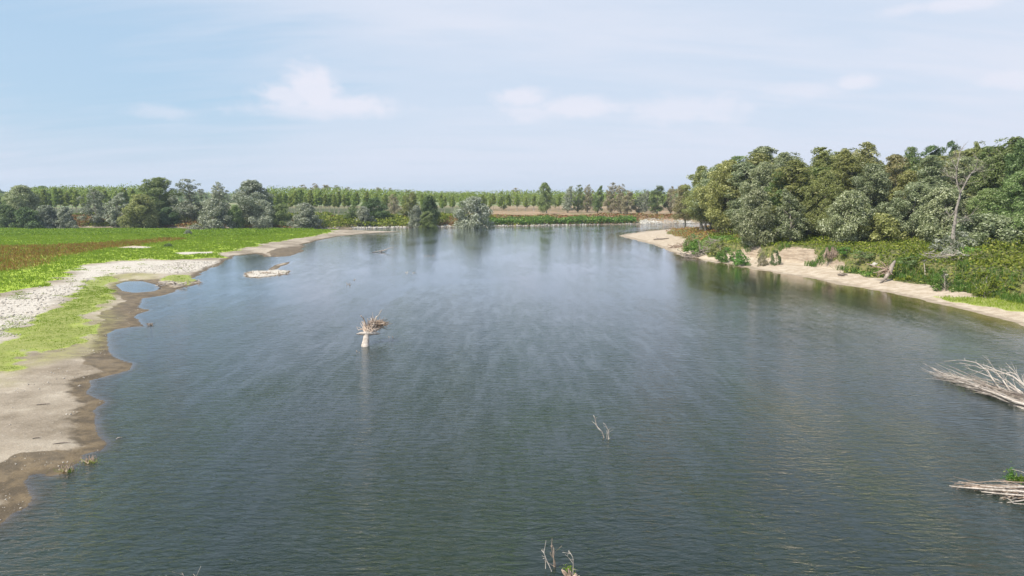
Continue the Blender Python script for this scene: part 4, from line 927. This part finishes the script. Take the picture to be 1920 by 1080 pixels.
leafy('leaves', (-.15, .1, .12), (.10, .12, .22), 420, .09, M_REED, pe); leafy('leaves', (.12, 0, .12), (.16, .12, .12), 300, .09, M_YELG, pe)

# small snags far out on the water
T = Tubes(); B = wz(714, 471)
T.add([wz(697, 473.5), wz(706, 473) + Vector((0, 0, .15)), wz(716, 472.5) + Vector((0, 0, .35)), wz(726, 471) + Vector((0, 0, .1))], [.06, .09, .12, .03], 7)
P = [up_from(x, y, 714, 472.5) for x, y in ((712, 473), (720, 469.5), (729, 465.5), (738, 463.5))]; T.add(P, [.13, .10, .07, .03], 7)
thing_mesh('floating_log', T, B, M_DRIFT, 'white broken trunk slanting out of the far water left of mid river', 'log')
for i, (x, y, w_, lab) in enumerate(((655, 534, .9, 'small dark snag low in the water between the gravel islet and the stump'), (767, 512, .8, 'small bleached snag in mid river right of the gravel islet'),
                                 (804, 480, 1.3, 'faint pale stick flat on the far water in mid river'), (664, 525, .5, 'tiny stick just above the small dark snag'),
                                 (735, 632, .28, 'dark twig tips in the water right of the stump'), (672, 661, .28, 'dark twig tips in the water just below the stump'))):
    rg = random.Random(50 + i); T = Tubes()
    for k in range(3):
        a_ = Vector((rg.uniform(-w_, w_) * .5, rg.uniform(-.4, .4), -.1)); T.add(wiggle(a_, a_ + Vector((rg.uniform(-w_, w_), rg.uniform(-.3, .3), rg.uniform(.2, .45) * min(1, w_ * 1.4))), 3, .2, rg), [.07 * min(1, w_ * 1.5), .05 * min(1, w_ * 1.5), .03, .015], 5)
    tag(ob('snag', T.mesh('snag', M_DRIFTD if i in (0, 4, 5) else M_DRIFT), None, wz(x, y)), lab, 'snag')
# on the left shore
def tangle(name, px, py, w_, d_, hh, n, r, mt, label, seed, cat='driftwood', dirx=1., length=1.2):
    rg = random.Random(seed); c = hit(px, py); T = Tubes()
    for i in range(n):
        a_ = Vector((rg.uniform(-.5, .5) * w_, rg.uniform(-.5, .5) * d_, 0)); a_.z = H(c.x + a_.x, c.y + a_.y) - c.z + rg.uniform(0, hh)
        v = Vector((dirx * rg.gauss(1, .5) * rg.choice((-1, 1)), rg.gauss(0, .8), rg.gauss(0, .25))).normalized() * length * rg.uniform(.4, 1.)
        T.add(wiggle(a_ - v, a_ + v, 4, .18, rg), taper(r * rg.uniform(.4, 1), r * .25, 4), 5)
    return tag(ob(name, T.mesh(name, mt), None, c), label, cat)
tangle('driftwood_pile', 318, 535, 3.6, 2.2, .35, 26, .10, M_DRIFT, 'bleached driftwood heap between the round pool and the river', 61, length=1.1)
tangle('driftwood_stick', 365, 530, 2.4, .8, .15, 8, .07, M_DRIFT, 'thin driftwood on the gravel point right of the heap by the pool', 62, length=.8)
tangle('driftwood_pile', 283, 611, .5, .4, .25, 14, .07, M_DRIFTD, 'small dark lump of driftwood at the tip of the muddy point', 63, length=.35)
for i, (x, y, lab) in enumerate(((126, 885, 'left one of two tufts of roots and grass at the muddy inlet'), (169, 868, 'right one of two tufts of roots and grass at the muddy inlet'))):
    rg = random.Random(70 + i); T = Tubes(); c = hit(x, y)
    for k in range(34):
        a_ = Vector((rg.gauss(0, .14), rg.gauss(0, .08), 0)); T.add([a_, a_ + Vector((rg.gauss(0, .1), rg.gauss(0, .08), rg.uniform(.12, .32)))], [.022, .007], 4)
    o = tag(ob('root_tuft', T.mesh('root_tuft', M_DRIFTB), None, c), lab, 'tuft', 'tufts at the muddy inlet'); leafy('leaves', (0, 0, .03), (.24, .14, .07), 260, .05, M_GRASS, o)
for i, (x, y, l_, lab) in enumerate(((81, 764, .35, 'short dark stick on the brown sand of the left bar'), (115, 835, .4, 'dark stick on the pale sand near the river edge, lower left'), (67, 823, .2, 'tiny dark stick on the pale sand at the far left'), (221, 829, .2, 'pale stick in the water off the sandy corner'))):
    c = hit(x, y); T = Tubes(); a_ = .5 + i; T.add([(-l_ * math.cos(a_ * .4), -l_ * math.sin(a_ * .4) * .4, .03), (0, .03, .06), (l_, l_ * .3, .05)], [.02, .035, .012], 5)
    tag(ob('stick', T.mesh('stick', M_DRIFTD if i < 3 else M_DRIFT), None, c), lab, 'stick')
c = hit(352, 440); 
tree('willow_bush', 'bush', c - Vector((0, 0, .1)), 1.5, 2.6, M_GREYW, 'single small grey bush standing in the green meadow', 'bushes on the meadow', cat='bush')
c = hit(316, 463); tree('weed_bush', 'bush', c - Vector((0, 0, .1)), .9, 2.4, M_GREEN, 'single low green bush above the pale strips in the meadow', 'bushes on the meadow', cat='bush')
# driftwood on the islet
tangle('driftwood_pile', 500, 513, 7, 1.6, .15, 22, .06, M_DRIFTB, 'brown twigs strewn along the gravel islet', 64, length=.7)

# ------------------------------------------------------------ dead wood on the right bank
tangle('driftwood_pile', 1312, 478, 6.5, 5.0, .7, 70, .10, M_DRIFTD, 'grey tangle of driftwood at the waterline below the fresh green bush', 81, length=2.0)
tangle('driftwood_pile', 1275, 464, 3.5, 4.0, .6, 34, .10, M_DRIFTB, 'brown driftwood tangle on the sand left of the fresh green bush', 82, length=1.7)
tangle('fallen_branches', 1372, 441, 7.0, 3.5, 1.3, 46, .09, M_DRIFTB, 'brown pile of fallen branches in the rusty undergrowth', 83, length=1.8)
tangle('fallen_branches', 1402, 435, 5.0, 3.0, 1.8, 26, .08, M_DRIFTD, 'grey fallen branches left of the small silver bush', 87, length=2.0)
tangle('brushwood', 1765, 488, 3.6, 3.0, 1.2, 70, .05, M_DRIFT, 'pale dead brushwood lying in the brambles right of the root stump', 84, length=1.3)
tangle('brushwood', 1815, 444, 3.6, 2.5, 1.2, 60, .05, M_DRIFTD, 'grey dead brushwood right of the foot of the dead tree', 85, length=1.5)
c = hit(1240, 450); T = Tubes(); T.add([(-2.2, -.6, .10), (-1.2, -.4, .28), (.2, .1, .25), (2.4, 1.6, .35)], [.12, .22, .18, .08], 7); T.add([(-1.2, -.4, .3), (-1.4, -.2, 1.)], [.1, .03], 5)
tag(ob('driftwood_log', T.mesh('driftwood_log', M_DRIFTD), None, c), 'grey log lying on the sand spit before the bend', 'log')
c = hit(1580, 517); tangle('root_clump', 1580, 517, .8, .6, .35, 30, .06, M_DRIFTD, 'small dark root clump alone on the open sand', 86, length=.5)
def hanging_roots(px, py, Y, hgt, wid, label, seed):
    rg = random.Random(seed); c = at(px, Y); c = Vector((c.x, c.y, H(c.x, c.y))); T = Tubes()
    for i in range(170):
        x = rg.uniform(-.5, .5) * wid; z1 = hgt * rg.uniform(.35, .95) * (1 - .35 * abs(x) / wid) * (.8 + .2 * math.sin(x * 5)); y = rg.uniform(-.3, .5); k = rg.gauss(0, .35)
        T.add([(x * .8, y + .5, z1), (x + k * .5, y, z1 * rg.uniform(.5, .8)), (x * 1.25 + k, y - .5, rg.uniform(0, .45) * hgt)], [.04, .03, .01], 4)
    tag(ob('hanging_roots', T.mesh('hanging_roots', M_DRIFTB), None, c), label, 'roots')
c = hit(1560, 492); hanging_roots(1560, 492, c.y - .2, 2.6, 2.4, 'brown curtain of roots hanging over the sandy scarp', 91)
# root stump on the sand
c = hit(1651, 531); e = empty('root_stump', c, 'twisted brown stump with raised roots resting against the scarp on the sand', 'tree stump'); rg = random.Random(15)
up = lambda px, py, dy: (lambda d, t: Vector((d[0] * t, d[1] * t, CAM_H + d[2] * t)) - c)(ray(px, py), (c.y + dy) / ray(px, py)[1])
T = Tubes(); T.add([up(1650, 531, 0), up(1660, 522, .6), up(1668, 510, 1.2), up(1672, 500, 1.8), up(1678, 490, 2.6)], [.10, .22, .34, .30, .16], 9); ob('trunk', T.mesh('trunk', M_DRIFTD), e)
for k in range(16):
    T = Tubes() if k % 4 == 0 else T
    a_ = up(1664 + rg.uniform(-4, 4), 506, 1.2); b_ = a_ + Vector((rg.uniform(-2.2, 1.), rg.uniform(-.8, .8), rg.uniform(-1.1, 1.2))); branchy(T, a_, b_, .11, rg, 1, 5, .3, 3, 0, .7, .5, 5)
    if k % 4 == 3: ob('root', T.mesh('root', M_DRIFTB), e)
c = hit(1840, 545)
T = Tubes(); c = hit(1735, 520); T.add([(0, 0, 0), (-.15, 0, .9), (-.3, 0, 1.7)], [.07, .05, .03], 6)
tag(ob('stake', T.mesh('stake', M_DRIFT), None, c), 'short pale leaning stick in the grass right of the root stump', 'stick')
for i, (x, y, lab) in enumerate(((1640, 500, 'pale earth clod left of the root stump'), (1772, 527, 'pale earth clod below the green shrub on the scarp'), (1848, 549, 'pale eroded earth clod at the foot of the bare bank'))):
    c = hit(x, y); rg_ = np.random.default_rng(90 + i)
    t_ = rocks('earth_clod', np.array([[0., 0.], [.5, .2], [-.4, .3]]), np.array([.9, .6, .5]), M_STONE, lab, rg_)
    # its vertices were laid near the origin: move it onto the bank
    h0 = H(0, 0); del t_['kind']; t_['category'] = 'clod'
    me_ = t_.data; co = np.zeros(len(me_.vertices) * 3, np.float32); me_.vertices.foreach_get('co', co); co = co.reshape(-1, 3); co[:, 2] -= max(h0, -.2); me_.vertices.foreach_set('co', co.ravel()); me_.update()
    t_.location = c
# grass on the low sand at right
rng = np.random.default_rng(29)
P = sample(16000, 38, 70, 60, 92, rng); h, z_, s_ = terrain(P[:, 0], P[:, 1]); c_ = covers(P[:, 0], P[:, 1], h, z_, s_)
k = (c_['rg'] > .5); blades('shore_grass', P[k], np.full(k.sum(), .22), M_WEED, 'bright green grass strip on the low right shore', rng, .04, 3)
# tall reeds and dry grass hanging on the scarp
P = sample(60000, 38, 75, 62, 130, rng); h, z_, s_ = terrain(P[:, 0], P[:, 1]); wsh = np.interp(P[:, 1], [60, 75, 100, 118, 130], [6.5, 6.5, 7.5, 8, 3.5])
k = (z_ == 2) & (s_ > wsh - .6) & (s_ < wsh + 3.0) & (fbm(P[:, 0], P[:, 1], 4, 3, 99) > np.interp(P[:, 1], [60, 72, 80, 100, 104, 120], [.62, .60, .36, .36, .60, .60]))
blades('scarp_grass', P[k], np.full(k.sum(), .8), M_REED, 'green and straw grass hanging on the sandy scarp', rng, .05, 2)

# ------------------------------------------------------------ air
def haze():
    x0, x1, y0, y1, z0, z1 = -7000, 7000, -3200, 7000, -8, 45
    Vv = [(x, y, z) for x in (x0, x1) for y in (y0, y1) for z in (z0, z1)]
    me = bpy.data.meshes.new('haze'); me.from_pydata(Vv, [], [(0,1,3,2),(4,6,7,5),(0,4,5,1),(2,3,7,6),(0,2,6,4),(1,5,7,3)]); 
    m = bpy.data.materials.new('haze'); m.use_nodes = True; n = m.node_tree; n.nodes.clear()
    pv = n.nodes.new('ShaderNodeVolumePrincipled'); pv.inputs['Color'].default_value = (.72, .86, 1, 1); pv.inputs['Density'].default_value = 0.00018; pv.inputs['Anisotropy'].default_value = .2
    n.links.new(pv.outputs[0], n.nodes.new('ShaderNodeOutputMaterial').inputs['Volume']); me.materials.append(m)
    tag(ob('haze', me), kind='stuff')
haze()
